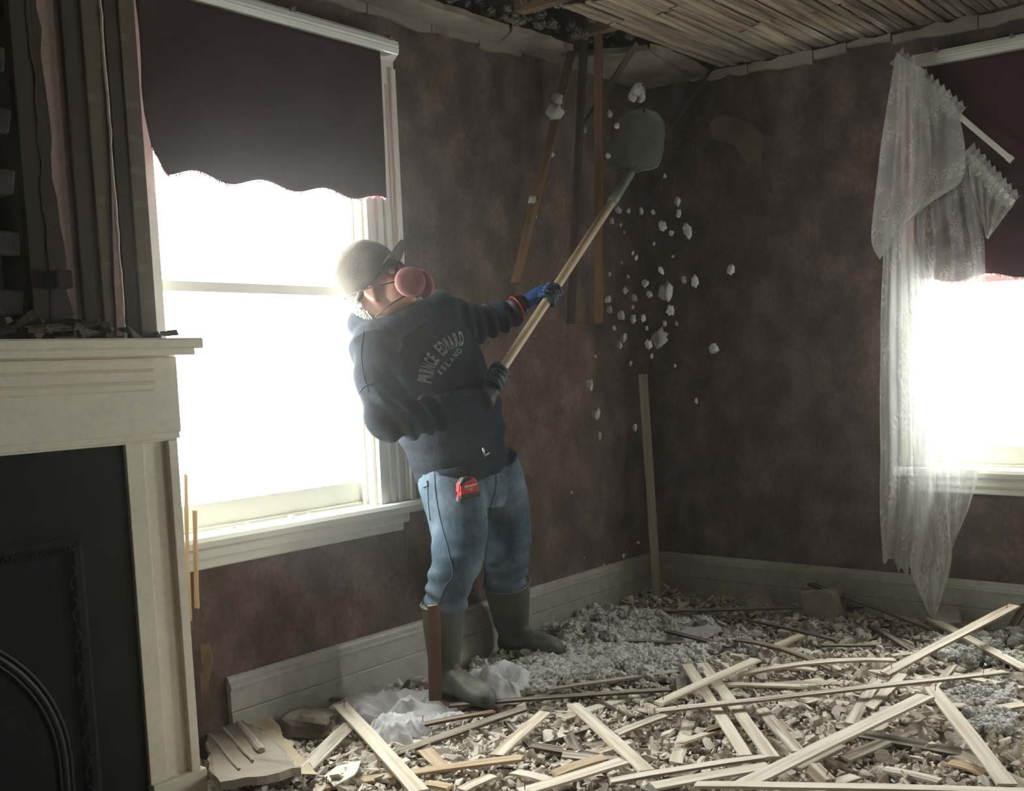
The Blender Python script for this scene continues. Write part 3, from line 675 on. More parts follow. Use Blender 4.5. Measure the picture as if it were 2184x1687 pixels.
def fl_lath(a, b, wd_, kind, za, zb, label=None, nails=0, roll=0.0, th=0.008, bow=0.0):
    p0 = onZ(a[0], a[1], za); p1 = onZ(b[0], b[1], zb)
    return lath(p0, p1, wd_, kind, label or 'weathered wooden lath lying across the plaster rubble', None if label else 'laths scattered on the rubble', roll, th, nails=nails, bow=bow)
FL = [
 ((1570,1682),(1977,1484),.062,'pale',.100,.150,'wide pale board slanting across the rubble, its upper end under the tip of another lath',0),
 ((1984,1465),(2150,1676),.050,'pale',.150,.085,'pale lath running down to the bottom right corner from the end of the wide board',1),
 ((1885,1438),(2168,1290),.048,'tan',.105,.250,'tan lath with nails propped up towards the baseboard under the right window',2),
 ((1398,1517),(2148,1433),.034,'grey',.118,.135,'long narrow grey lath lying over the two parallel pale laths',2),
 ((1572,1440),(1915,1408),.034,'pale',.095,.115,'pale lath bent upwards at its right end near the middle of the rubble',0),
 ((1402,1502),(1616,1406),.042,'pale',.125,.140,'short pale lath crossing over the tops of the two parallel laths',1),
 ((1464,1417),(1592,1614),.040,'pale',.100,.085,'left one of the two parallel pale laths pointing at the camera',0),
 ((1497,1415),(1648,1617),.042,'pale',.100,.085,'right one of the two parallel pale laths pointing at the camera',0),
 ((1221,1502),(1382,1647),.046,'pale',.090,.085,'whitish lath lying alone in the middle foreground, dusted with plaster',0),
 ((1296,1668),(1634,1614),.036,'grey',.085,.095,'grey lath touching the lower end of the whitish foreground lath',0),
 ((1392,1678),(1642,1634),.045,'pale',.085,.095,None,0),
 ((1478,1674),(2200,1690),.042,'pale',.115,.115,'pale lath along the bottom edge of the picture on the right',0),
 ((668,1682),(1116,1616),.038,'fresh',.090,.090,'yellowish lath crossing the lower end of the steep pale lath',1),
 ((724,1502),(898,1692),.050,'pale',.110,.120,'steep pale lath coming out of the white fabric towards the camera',1),
 ((1056,1614),(1163,1519),.040,'tan',.090,.085,'short tan lath ending at the long dark lath by the boot',0),
 ((1106,1692),(1336,1622),.052,'pale',.085,.090,'wide pale board end left of the whitish foreground lath',1),
 ((1178,1652),(1294,1614),.040,'fresh',.070,.075,None,0),
 ((1092,1647),(1176,1667),.038,'pale',.075,.075,None,0),
 ((1310,1567),(1418,1526),.036,'grey',.080,.085,'short grey lath just right of the whitish foreground lath',0),
 ((955,1505),(1432,1471),.030,'dark',.080,.085,'long dark lath running from the toe of the front boot',0),
 ((1165,1471),(1464,1430),.034,'grey',.080,.085,'grey lath lying on the edge of the loose insulation',0),
 ((768,1636),(1118,1511),.038,'dark',.080,.080,'dusty dark lath crossing under the steep pale lath',1),
 ((892,1547),(1056,1518),.036,'brown',.085,.080,'brown lath with an upright nail beside the white fabric',1),
 ((652,1640),(748,1545),.050,'grey',.110,.090,'wide grey lath leaning beside the fallen plaster slab',0),
 ((905,1600),(944,1637),.042,'fresh',.080,.085,None,0),
 ((982,1687),(1058,1653),.040,'tan',.075,.080,None,0),
 ((900,1670),(964,1680),.042,'fresh',.080,.080,None,1),
 ((1410,1304),(1942,1292),.038,'dark',.100,.105,'long dark lath lying along the foot of the right wall',1),
 ((1724,1244),(2030,1357),.036,'dark',.190,.080,'dark lath leaning up against the right wall baseboard',1),
 ((1984,1318),(2190,1428),.044,'tan',.120,.115,'tan lath running out of the frame below the right window',0),
 ((1569,1364),(1778,1428),.034,'brown',.085,.080,'brown lath crossing behind the bent pale lath',2),
 ((1643,1385),(1712,1354),.040,'tan',.080,.085,None,0),
 ((1646,1419),(1745,1430),.036,'pale',.080,.080,None,0),
 ((1520,1460),(1728,1465),.040,'pale',.085,.085,'pale lath lying level across the two parallel laths',0),
 ((1709,1493),(1812,1504),.034,'pale',.075,.075,None,0),
 ((1871,1448),(1812,1547),.040,'grey',.090,.085,'grey lath end passing under the long narrow lath towards the wide board',1),
 ((1795,1620),(1972,1549),.046,'grey',.075,.080,'light grey lath lying below the wide pale board',0),
 ((1622,1512),(1702,1604),.040,'grey',.075,.080,'grey knotty lath to the right of the two parallel laths',0),
 ((2042,1527),(2190,1502),.040,'tan',.090,.090,'tan lath pushed under the corner lath at the right edge',0),
 ((2108,1480),(2175,1502),.034,'tan',.085,.085,None,0),
 ((2140,1366),(2190,1288),.040,'dark',.070,.200,'dark lath standing up at the right edge of the frame',0),
 ((1905,1446),(2032,1451),.036,'pale',.080,.080,None,0),
 ((1918,1468),(1976,1485),.036,'pale',.080,.080,None,0),
 ((1594,1322),(1790,1367),.034,'dark',.080,.085,None,0),
 ((1748,1377),(1905,1377),.030,'dark',.075,.075,None,0),
 ((1990,1430),(2184,1470),.036,'grey',.080,.080,None,0),
 ((1900,1400),(2040,1385),.034,'tan',.075,.075,None,0),
 ((1170,1387),(1290,1384),.030,'dark',.075,.080,None,0),
 ((1280,1366),(1480,1372),.032,'dark',.085,.085,None,0),
 ((670,1485),(745,1494),.032,'dark',.090,.090,None,0),
 ((1880,1640),(2010,1668),.036,'grey',.070,.075,None,0),
 ((2020,1625),(2110,1652),.040,'fresh',.075,.075,None,0),
 ((1700,1640),(1800,1590),.036,'grey',.080,.085,None,0),
 ((1830,1655),(1735,1690),.046,'grey',.085,.085,None,0),
 ((1420,1345),(1560,1380),.032,'dark',.075,.075,None,0),
 ((1850,1330),(2000,1420),.034,'dark',.075,.075,None,0),
 ((1640,1470),(1760,1450),.034,'tan',.075,.075,None,0),
 ((1500,1560),(1610,1530),.030,'brown',.070,.070,None,0),
]
for (a, b, w_, kd, za, zb, lab, nn) in FL:
    fl_lath(a, b, w_, kd, za, zb, lab, nn, roll=rg.gauss(0, .05), bow=0.02 if lab and 'bent' in lab else rg.uniform(0, .004))
for k in range(26):         # more laths half buried under the others
    u = rg.uniform(1100, 2150); v = rg.uniform(1400, 1680); x, y, _ = onZ(u, v, 0.06)
    if not (1.9 < x < 4.4 and 0.2 < y < 2.7): continue
    a = rg.uniform(0, math.pi); ln = rg.uniform(0.12, 0.45); h = hgt(x, y)+0.012
    lath((x-math.cos(a)*ln/2, y-math.sin(a)*ln/2, h), (x+math.cos(a)*ln/2, y+math.sin(a)*ln/2, h+rg.uniform(-.01, .02)), rg.uniform(.028, .042), rg.choice(('tan', 'grey', 'dark', 'pale')),
         'weathered wooden lath lying across the plaster rubble', 'laths scattered on the rubble', rg.gauss(0, .2))
# wood block with a nail
blk = MB(); c0 = onZ(1752, 1655, 0.10); blk.box(-.04, .04, -.017, .017, -.016, .016); o = blk.build('wood_block', m_wood['tan']); bevel(o, .002); o.location = c0; o.rotation_euler = (0.1, -0.25, 1.05)
tag(o, 'stubby wood block with a nail below the wide pale board', 'wood block'); nb = MB(); nb.tube([(-.02, 0, .015), (-.02, 0, .040)], .0016, 6); nb.build('nail', m_joist, o)

# laths standing and hanging
def up_lath(a, b, da, db, w_, kd, label, roll=0.0): return lath(P(a[0], a[1], da), P(b[0], b[1], db), w_, kd, label, None, roll)
up_lath((1404, 1298), (1371, 797), 5.30, 5.27, .042, 'grey', 'grey lath standing upright in the corner of the room', 0)
up_lath((929, 1499), (925, 1288), 3.83, 3.80, .044, 'brown', 'dark splintered lath standing against the front rubber boot', 0.1)
up_lath((404, 1330), (396, 1008), 3.17, 3.15, .010, 'fresh', 'thin orange lath splinter behind the mantelpiece, the taller one', 0)
up_lath((420, 1300), (415, 1086), 3.20, 3.19, .012, 'fresh', 'thin orange lath splinter behind the mantelpiece, the shorter one', 0)
zt = ZC+0.02
def hang(a, b, da, db, w_, kd, label, roll=0): return up_lath(a, b, da, db, w_, kd, label, roll)
dC = proj(onZ(1250, 85, zt))[2]
hang((1228, 78), (1098, 606), dC+.05, dC-.35, .036, 'brown', 'brown lath dangling from the ceiling hole, the one swung furthest towards the window', 0.2)
hang((1246, 72), (1217, 692), dC+.02, dC+.02, .036, 'dark', 'dark lath hanging from the ceiling hole with a nail hole in its lower end', 0.0)
hang((1276, 72), (1277, 692), dC-.02, dC+.0, .036, 'brown', 'lath hanging straight down from the ceiling hole', -0.1)
hang((1360, 90), (1240, 276), dC+.02, dC+.12, .034, 'dark', 'short dark lath slanting down from the ceiling edge', 0.3)
hang((1517, 148), (1418, 294), 5.10, 4.95, .034, 'dark', 'short dark lath slanting down behind the shovel blade', 0.3)
# wads of insulation caught on the hanging laths, and flecks dropping
def fleck(p, sz, label, group, st=1.0):
    o = link('insulation_fleck', fl[rg.randrange(8)][0]); o.location = p; o.scale = (sz, sz, sz*st); o.rotation_euler = (rg.uniform(-.4, .4), rg.uniform(-.4, .4), rg.uniform(0, 6))
    return tag(o, label, 'insulation fleck', group)
for (u, v, d, s) in ((1188, 212, dC-.08, .045), (1183, 240, dC-.1, .06), (1138, 428, dC-.22, .035), (1246, 277, dC+.1, .025), (1140, 460, dC-.22, .02), (1176, 330, dC-.12, .02)):
    fleck(P(u, v, d), s, 'tuft of insulation stuck to a lath dangling from the ceiling', 'insulation tufts on the hanging laths')
FLK = [(1362,190,34),(1350,205,26),(1368,205,22),(1300,243,18),(1316,268,16),(1297,332,14),(1418,375,10),(1413,482,22),(1318,448,20),(1305,470,14),(1340,450,12),(1367,450,14),(1393,452,12),(1445,430,18),(1447,455,16),(1466,492,26),(1432,497,14),
 (1324,480,8),(1331,495,8),(1350,540,8),(1435,547,9),(1357,550,10),(1300,585,10),(1410,577,14),(1458,597,16),(1482,600,22),(1376,604,20),(1421,622,40),(1333,620,18),(1385,628,18),(1353,635,14),(1296,637,20),(1349,655,12),(1325,672,20),(1299,660,18),(1350,680,18),(1372,678,14),(1430,662,24),(1417,690,14),
 (1330,720,20),(1322,735,14),(1383,735,20),(1407,722,44),(1443,690,10),(1559,575,24),(1522,743,28),(1258,820,20),(1272,882,24),(1278,930,14),(1354,912,12),(1170,792,8),(1219,1050,7),(1288,1205,8),(1361,1157,8),(1246,1190,6),(1199,855,6),(1330,1185,7),(1345,775,9),(1380,700,10),(1390,760,9),(1310,700,9),(1270,760,7),(1485,855,10),(1440,780,8),(1325,560,7),(1340,590,8),(1395,520,8)]
for (u, v, s) in FLK:
    d = 4.75+rg.uniform(-.25, .3); fleck(P(u, v, d), s/FPX*d*0.64, 'pale fleck of insulation falling in front of the dark corner', 'insulation flecks falling through the air', rg.uniform(1.1, 1.9))

# ------------------------------------------------------------------ bigger fallen pieces
def polyslab(name, pts3, th, m, label, cat, jit=0.006, seed=0, extra=None):
    rgp = random.Random(seed); out = []
    for i, p in enumerate(pts3):
        p = np.array(p); q = np.array(pts3[(i+1) % len(pts3)]); n = max(1, int(np.linalg.norm(q-p)/0.03))
        for t in range(n): out.append(p+(q-p)*t/n+np.array([rgp.uniform(-jit, jit) for _ in range(3)])*(1 if t else .3)*np.array([1, 1, .3]))
    c = sum(out)/len(out); n = len(out)
    V = [p-c for p in out]+[p-c-np.array([0, 0, th]) for p in out]
    F = [tuple(range(n)), tuple(range(2*n-1, n-1, -1))]+[(i, i+n, (i+1) % n+n, (i+1) % n) for i in range(n)]
    o = mesh(name, V, F, m); o.location = c; return tag(o, label, cat), c
sl = [onZ(*q) for q in ((441, 1552, .105), (503, 1527, .115), (560, 1560, .135), (641, 1637, .160), (546, 1656, .165), (470, 1668, .150), (446, 1640, .13))]
slab, cS = polyslab('plaster_slab', sl, 0.024, m_plaster, 'large fallen plaster slab with lath ridges beside the mantelpiece', 'plaster slab', 0.008, 3)
kb = MB()
def on_slab(u, v, zz): return onZ(u, v, zz)-cS
for (a, b, w_) in (((502, 1534), (558, 1600), .012), ((474, 1552), (540, 1622), .006), ((450, 1570), (510, 1640), .005)):
    kb.tube([on_slab(a[0]+(b[0]-a[0])*t+rg.uniform(-1.5, 1.5), a[1]+(b[1]-a[1])*t, .116+.032*t) for t in np.linspace(0, 1, 10)], [w_*rg.uniform(.7, 1.2) for _ in range(10)], 7, squash=.7)
kb.build('plaster_key', m_plaster, slab)
pp = [onZ(*q) for q in ((445, 1540, .085), (570, 1517, .10), (600, 1560, .11), (682, 1652, .115), (640, 1650, .12), (560, 1585, .11), (450, 1580, .09))]
polyslab('paper_backing', pp, 0.002, m_paper, 'torn cream paper sticking out from under the plaster slab', 'paper', 0.008, 4)
fk, cF = polyslab('plaster_flake', [onZ(*q) for q in ((690, 1655, .11), (718, 1634, .12), (770, 1621, .125), (756, 1652, .125), (735, 1664, .12), (712, 1676, .11))], 0.004, mat('white_painted_flake', [(0.66, 0.66, 0.58), (0.72, 0.72, 0.65)], 6, 0.6), 'white painted flake with two small holes beside the steep pale lath', 'plaster flake', 0.003, 5)
hb = MB()
for (u, v) in ((737, 1638), (730, 1650)):
    q = onZ(u, v, .1255)-cF; hb.tube([q, q+np.array([0, 0, .0008])], .0035, 8)
hb.build('screw_hole', m_joist, fk)
for i, (u, v, sx_, sy_, h, lab) in enumerate(((455, 1500, .12, .07, .07, 'rough brown plaster lump behind the foot of the mantelpiece'), (1832, 1285, .085, .05, .15, 'upright grey plaster piece leaning on the right baseboard'),
      (1645, 1290, .07, .05, .09, 'squat plaster lump at the foot of the right wall'), (2065, 1325, .08, .06, .10, 'rounded plaster lump at the foot of the wall under the right window'), (2085, 1350, .05, .05, .06, 'small pale stone shaped lump in front of the right baseboard'))):
    b = bmesh.new(); bmesh.ops.create_cube(b, size=1); bmesh.ops.subdivide_edges(b, edges=b.edges[:], cuts=3, use_grid_fill=True)
    for w_ in b.verts: w_.co = Vector((w_.co.x*sx_*2, w_.co.y*sy_*2, w_.co.z*h))*(1-0.25*(w_.co.length-.5))*(1+.25*mnoise.noise(w_.co*2.2+Vector((i*7, 0, 0)))) 
    me = bpy.data.meshes.new('plaster_lump'); b.to_mesh(me); b.free(); me.materials.append(m_plaster if i else m_mortar_brown); o = link('plaster_lump', me)
    q = onZ(u, v, 0.05); o.location = (min(q[0], XB-.12), min(q[1], YA-.14), .05+h*.42); o.rotation_euler = (.15, .2, .6+i); tag(o, lab, 'plaster lump')
def crumple(name, c, sx_, sy_, hz, seed, m, label, cat, rot=0, n=46):
    V = []; F = []; uv = []
    for j in range(n+1):
        for i in range(n+1):
            u = i/n*2-1; v = j/n*2-1; r = math.sqrt(u*u+v*v)
            s_ = 1/max(1, r)*(1+.12*mnoise.noise(Vector((u*2, v*2, seed+40)))) if r > 0 else 1
            uu, vv = u*s_, v*s_; rr = math.sqrt(uu*uu+vv*vv)
            w1 = Vector((mnoise.noise(Vector((uu*1.6, vv*1.6, seed))), mnoise.noise(Vector((uu*1.6, vv*1.6, seed+9))), 0))
            rid = 0; amp = 1; fr = 1.7
            for o_ in range(3): rid += amp*(1-abs(mnoise.noise(Vector((uu*fr, vv*fr, seed*3+o_*5))+w1*.7))*2.2); amp *= .38; fr *= 2.0
            x = uu*sx_+w1.x*sx_*.45; y = vv*sy_+w1.y*sy_*.45
            X = c[0]+x*math.cos(rot)-y*math.sin(rot); Y = c[1]+x*math.sin(rot)+y*math.cos(rot)
            z = max(0.004, (0.35+0.32*rid)*hz*(1-rr**3*.85))+hgt(X, Y)
            V.append((X-c[0], Y-c[1], z)); uv.append((uu, vv))
    F = [(j*(n+1)+i, j*(n+1)+i+1, (j+1)*(n+1)+i+1, (j+1)*(n+1)+i) for j in range(n) for i in range(n)]
    o = mesh(name, V, F, m, None, True); o.location = (c[0], c[1], 0)
    ul = o.data.uv_layers.new(name='uv')
    for lp in o.data.loops: ul.data[lp.index].uv = uv[lp.vertex_index]
    return tag(o, label, cat)
crumple('sheer_fabric', onZ(1062, 1450, .09)[:2], .21, .15, .15, 1, m_cloth, 'crumpled white sheer fabric heap between the two boots', 'fabric', .5)
crumple('sheer_fabric', onZ(838, 1495, .09)[:2], .23, .16, .12, 2, m_cloth, 'crumpled white sheer fabric left of the front boot, under the steep pale lath', 'fabric', -.5)
crumple('sheer_fabric', onZ(845, 1565, .07)[:2], .11, .10, .11, 3, m_cloth, 'bright bunched end of white fabric nearest the camera', 'fabric', .2)
crumple('sheer_fabric', onZ(820, 1445, .07)[:2], .12, .09, .19, 4, m_cloth, 'grey white fabric bunched up against the baseboard', 'fabric', .1)
crumple('sheer_fabric', onZ(1462, 1342, .07)[:2], .20, .10, .05, 5, m_cloth, 'flat scrap of white fabric on the insulation near the corner', 'fabric', -.3)
crumple('sheer_fabric', onZ(935, 1530, .07)[:2], .10, .06, .05, 6, m_cloth, 'small white fabric scrap in front of the front boot', 'fabric', -.3)
crumple('torn_wallpaper', onZ(525, 1495, .08)[:2], .15, .10, .13, 7, m_tanpaper, 'stiff tan wallpaper folded at the broken end of the baseboard', 'wallpaper', .4)
q = P(434, 1480, 3.42)
o, _ = polyslab('torn_wallpaper', [P(428, 1375, 3.42), P(447, 1372, 3.42), P(452, 1420, 3.40), P(444, 1478, 3.40), P(430, 1490, 3.42)], 0.003, m_tanpaper, 'yellow brown wallpaper strip standing beside the mantelpiece foot', 'wallpaper', .003, 8)
# pale patch where wallpaper tore away on the right wall
pt = [onX(u, v, XB-.004) for u, v in ((1513, 262), (1540, 243), (1600, 262), (1628, 290), (1624, 352), (1590, 345), (1566, 310), (1520, 296))]
c = sum(pt)/len(pt); n = len(pt)
o = mesh('torn_wallpaper', [p-c for p in pt]+[p-c+np.array([.003, 0, 0]) for p in pt], [tuple(range(n-1, -1, -1)), tuple(range(n, 2*n))]+[(i, (i+1) % n, (i+1) % n+n, i+n) for i in range(n)], mat('faded_wallpaper_scrap', [(0.165, 0.122, 0.082), (0.215, 0.162, 0.115)], 5, .9)); o.location = c
tag(o, 'faded brown scrap of wallpaper on the right wall behind the shovel', 'wallpaper')

# crumbs on the sill, mortar heap along the mantel shelf
for (u, v, s) in ((452, 1126, .035), (490, 1122, .04), (512, 1116, .05), (552, 1112, .022), (606, 1101, .05), (660, 1097, .045), (671, 1092, .025), (535, 1100, .028), (780, 1072, .022)):
    q = onZ(u, v, .752); o = link('plaster_chunk', hulls[rg.randrange(14)][0]); o.location = (q[0], min(q[1], YA+.02), .745+s*.12); o.scale = (s, s*.7, s*.8); o.rotation_euler = (0, 0, rg.uniform(0, 6))
    tag(o, 'pale plaster crumb lying on the sill of the left window', 'plaster chunk', 'plaster crumbs on the window sill')
for k in range(62):
    x = rg.uniform(0.55, 1.73); y = rg.uniform(2.605, 2.70); edge = min(1, (1.78-x)/.22)
    s = rg.uniform(.03, .085)*(.55+.45*edge); me = hulls[rg.randrange(14)][0]
    o = bpy.data.objects.new('mortar_chunk', me.copy() if k < 14 else bpy.data.objects['mortar_chunk'+('.%03d' % (k % 13+1))].data); COL.objects.link(o)
    if k < 14: o.data.materials.clear(); o.data.materials.append(m_sooty)
    o.location = (x, y, 1.350+s*.17+rg.uniform(0, .035)*edge); o.scale = (s*1.2, s*.8, s); o.rotation_euler = (rg.gauss(0, .3), rg.gauss(0, .3), rg.uniform(0, 6))
    tag(o, 'sooty grey mortar chunk heaped on the mantel shelf', 'mortar chunk', 'mortar chunks on the mantel shelf')
lath((1.30, 2.612, 1.372), (1.46, 2.615, 1.382), .03, 'dark', 'sooty wood strip lying on the mantel shelf among mortar', None, 0.2, th=.012, name='wood_strip', cat='wood strip')
# ------------------------------------------------------------------ the person
def remesh(mbs, voxel, smooth=6, fac=0.5, disp=None, name='body', m=None, parent=None, origin=None):
    me = bpy.data.meshes.new(name+'_src'); me.from_pydata([tuple(v) for v in mbs.V], [], mbs.F); me.update()
    b = bmesh.new(); b.from_mesh(me); bmesh.ops.recalc_face_normals(b, faces=b.faces[:]); b.to_mesh(me); b.free()
    o = bpy.data.objects.new(name+'_src', me); COL.objects.link(o)
    r = o.modifiers.new('r', 'REMESH'); r.mode = 'VOXEL'; r.voxel_size = voxel
    s = o.modifiers.new('s', 'SMOOTH'); s.iterations = smooth; s.factor = fac
    dg = bpy.context.evaluated_depsgraph_get(); out = bpy.data.meshes.new_from_object(o.evaluated_get(dg)); out.name = name
    bpy.data.objects.remove(o); bpy.data.meshes.remove(me)
    n = len(out.vertices); co = np.empty(n*3); out.vertices.foreach_get('co', co); co = co.reshape(-1, 3)
    no = np.empty(n*3); out.vertices.foreach_get('normal', no); no = no.reshape(-1, 3)
    if disp: co = co+no*np.array([disp(p, q) for p, q in zip(co, no)])[:, None]
    org = np.zeros(3) if origin is None else np.asarray(origin, float)
    out.vertices.foreach_set('co', (co-org).ravel()); out.update()
    out.polygons.foreach_set('use_smooth', np.ones(len(out.polygons), bool))
    for ml in list(out.materials): pass
    out.materials.clear()
    return link(name, out, parent, m)
def unit(v): v = np.asarray(v, float); return v/np.linalg.norm(v)
def ell_ring(c, a, b, n=22, pw=2.0):
    out = []
    for k in range(n):
        t = 2*math.pi*k/n; ct, st = math.cos(t), math.sin(t)
        out.append(np.asarray(c)+a*(abs(ct)**(2/pw))*math.copysign(1, ct)+b*(abs(st)**(2/pw))*math.copysign(1, st))
    return out
def spline(pts, n):
    # Catmull-Rom through rows of numbers
    p = np.array(pts, float); p = np.vstack([2*p[0]-p[1], p, 2*p[-1]-p[-2]]); out = []
    for i in range(1, len(p)-2):
        for t in np.linspace(0, 1, n, endpoint=False):
            a, b, c, d = p[i-1:i+3]
            out.append(0.5*((2*b)+(-a+c)*t+(2*a-5*b+4*c-d)*t*t+(-a+3*b-3*c+d)*t**3))
    out.append(p[-2]); return np.array(out)
def limb(mb, rows, n=18, sub=6):
    # rows: (px, py, depth, radius)
    q = spline([list(P(u, v, d))+[r] for u, v, d, r in rows], sub)
    mb.tube([r[:3] for r in q], [r[3] for r in q], n)
    return q

m_skin = mat('skin', [(0.46, 0.25, 0.18), (0.52, 0.30, 0.22)], 14, 0.55, 0.05, 120)
m_sweat = mat('navy_sweatshirt', [(0.013, 0.018, 0.026), (0.021, 0.028, 0.039)], 6, 0.95, 0.25, 260, spec=0.1, fine=(90, 0.3), dust=((0.10, 0.10, 0.105), 0.3, 12))
m_jean = mat('washed_denim', [(0.048, 0.074, 0.100), (0.076, 0.112, 0.148), (0.125, 0.168, 0.210)], 7, 0.9, 0.25, 300, spec=0.1, fine=(60, 0.25))
m_seam = mat('denim_seam', [(0.05, 0.08, 0.115), (0.07, 0.105, 0.15)], 20, 0.9)
m_boot = mat('olive_rubber_boot', [(0.050, 0.058, 0.044), (0.075, 0.082, 0.064)], 9, 0.55, 0.1, 60, dust=((0.30, 0.29, 0.24), 0.8, 8))
m_sole = mat('reddish_boot_sole', [(0.10, 0.050, 0.036), (0.17, 0.085, 0.06)], 16, 0.7)
m_cap = mat('taupe_cap_cloth', [(0.078, 0.066, 0.056), (0.115, 0.10, 0.086)], 9, 0.9, 0.2, 200, spec=0.15)
m_capband = mat('cap_band', [(0.30, 0.27, 0.24), (0.36, 0.33, 0.30)], 9, 0.9)
m_black = mat('black_rubber', [(0.012, 0.012, 0.013), (0.02, 0.02, 0.02)], 9, 0.6)
m_mask = mat('grey_mask_rubber', [(0.045, 0.045, 0.048), (0.065, 0.065, 0.068)], 9, 0.6)
m_pink = mat('pink_filter_disc', [(0.27, 0.095, 0.10), (0.34, 0.125, 0.13)], 12, 0.85, 0.1, 120)
m_hair = mat('grey_white_hair', [(0.50, 0.49, 0.45), (0.66, 0.65, 0.61)], 60, 0.8, 0.3, 150)
m_tee = mat('light_grey_tshirt', [(0.36, 0.36, 0.34), (0.44, 0.44, 0.42)], 9, 0.95)
m_glove = mat('blue_knit_glove', [(0.020, 0.065, 0.20), (0.035, 0.10, 0.29)], 14, 0.9, 0.3, 220)
m_glovepalm = mat('dark_rubber_glove_palm', [(0.012, 0.024, 0.034), (0.022, 0.04, 0.05)], 12, 0.6, 0.3, 120)
m_red = mat('red_plastic', [(0.50, 0.022, 0.030), (0.56, 0.03, 0.04)], 9, 0.35)
m_print = mat('grey_print', [(0.14, 0.145, 0.145), (0.21, 0.215, 0.215)], 40, 0.9, lo=0.3, hi=0.7)
m_handle = mat('worn_ash_handle', [(0.42, 0.34, 0.22), (0.52, 0.43, 0.30)], 6, 0.6, 0.1, 60, stretch=(1, 1, 1))
m_shovel = mat('grey_green_shovel_steel', [(0.13, 0.15, 0.13), (0.20, 0.22, 0.195)], 7, 0.55, 0.1, 50, metal=0.35)

ORG = np.array([3.0, 2.74, 0.0])
# --- head frame: tipped back, turned a little towards the camera
hr_ = np.array([0.604, -0.796, 0.0]); tc_ = np.array([-0.796, -0.604, 0.0]); up_ = np.array([0, 0, 1.0])
yaw = math.radians(7); pit = math.radians(37)
f0 = hr_*math.cos(yaw)+tc_*math.sin(yaw); lat = np.cross(up_, f0)
HF = f0*math.cos(pit)+up_*math.sin(pit); HU = -f0*math.sin(pit)+up_*math.cos(pit); HL = np.cross(HU, HF)   # HL = the person's left
HC = P(808, 618, 3.72); HS = 0.97
def hd(f, u, l): return HC+HS*(HF*f+HU*u+HL*l)
body = MB()
body.ellipsoid(hd(-.005, .045, 0), (HF*.100*HS, HL*.077*HS, HU*.098*HS), 24, 16)
body.ellipsoid(hd(.045, -.035, 0), (HF*.060*HS, HL*.060*HS, HU*.080*HS), 20, 12)
body.ellipsoid(hd(.070, -.090, 0), (HF*.030*HS, HL*.034*HS, HU*.026*HS), 14, 10)        # chin
body.ellipsoid(hd(.100, -.022, 0), (HF*.022*HS, HL*.014*HS, HU*.030*HS), 12, 8)         # nose
body.ellipsoid(hd(.088, .030, 0), (HF*.014*HS, HL*.050*HS, HU*.012*HS), 14, 8)          # brow
for s in (1, -1):
    body.ellipsoid(hd(.062, -.022, s*.042), (HF*.028*HS, HL*.022*HS, HU*.026*HS), 12, 8)
    for k in range(11):                                                                # ear rim
        t = -0.9+k*0.42; body.ellipsoid(hd(-.012+.018*math.cos(t+1.2), -.005+.030*math.sin(t+1.2)*1.0, s*(.078+.006*math.cos(t))), (HF*.007, HL*.006, HU*.008), 8, 6)
    body.ellipsoid(hd(-.008, -.010, s*.074), (HF*.014, HL*.008, HU*.022), 10, 8)
nk = P(836, 690, 3.79)
body.tube([hd(-.020, -.02, 0), hd(-.018, -.075, 0), nk*.6+hd(-.02, -.09, 0)*.4, nk-up_*.02], [.058, .056, .054, .045], 18)
def torso(mb, k=1.0, hem=0.0):
    s = unit(P(945, 655, 3.97)-P(785, 735, 3.66))
    rows = [(984, 993+hem, 4.03, .187, .150), (974, 950, 4.02, .194, .162), (962, 900, 4.00, .205, .178), (934, 830, 3.96, .210, .172), (905, 765, 3.90, .212, .150), (872, 715, 3.85, .185, .118), (848, 690, 3.81, .105, .085), (838, 676, 3.79, .075, .075)]
    q = spline([list(P(u, v, d))+[a, b] for u, v, d, a, b in rows], 5); rings = []
    for i, r in enumerate(q):
        t = unit(q[min(i+1, len(q)-1)][:3]-q[max(i-1, 0)][:3]); a = unit(s-t*np.dot(s, t)); b = np.cross(a, t)
        rings.append(ell_ring(r[:3], a*r[3]*k, b*r[4]*k, 28, 2.3))
    mb.loft(rings)
torso(body, 0.76)
RA = [(795, 735, 3.66, .082), (802, 790, 3.60, .078), (818, 850, 3.55, .073), (838, 892, 3.53, .070), (880, 893, 3.57, .066), (950, 876, 3.68, .057), (1010, 856, 3.78, .047), (1030, 848, 3.81, .044)]
LA = [(925, 668, 3.93, .085), (975, 682, 4.00, .080), (1018, 692, 4.07, .066), (1055, 682, 4.10, .056), (1085, 668, 4.115, .050), (1102, 659, 4.12, .047)]
limb(body, [(u+(6 if i == 0 else 0), v+(8 if i == 0 else 0), d, r*.6) for i, (u, v, d, r) in enumerate(RA)]); limb(body, [(u, v, d, r*.6) for u, v, d, r in LA])
limb(body, [(1010, 860, 3.79, .036), (1024, 853, 3.80, .030)]); limb(body, [(1085, 668, 4.115, .034), (1104, 657, 4.12, .028)])
RL = [(955, 985, 3.99, .125), (968, 1060, 3.95, .118), (978, 1130, 3.90, .102), (976, 1190, 3.86, .092), (960, 1240, 3.86, .080), (950, 1290, 3.88, .076)]
LL = [(1040, 985, 4.10, .120), (1062, 1050, 4.16, .110), (1078, 1110, 4.22, .098), (1082, 1170, 4.29, .088), (1078, 1220, 4.36, .085), (1078, 1245, 4.39, .083)]
limb(body, [(u, max(v, 1020), d, r*.80) for u, v, d, r in RL]+[(948, 1380, 3.915, .050), (950, 1450, 3.93, .045)])
limb(body, [(u, max(v, 1015), d, r*.80) for u, v, d, r in LL]+[(1088, 1310, 4.46, .050), (1096, 1368, 4.52, .045)])
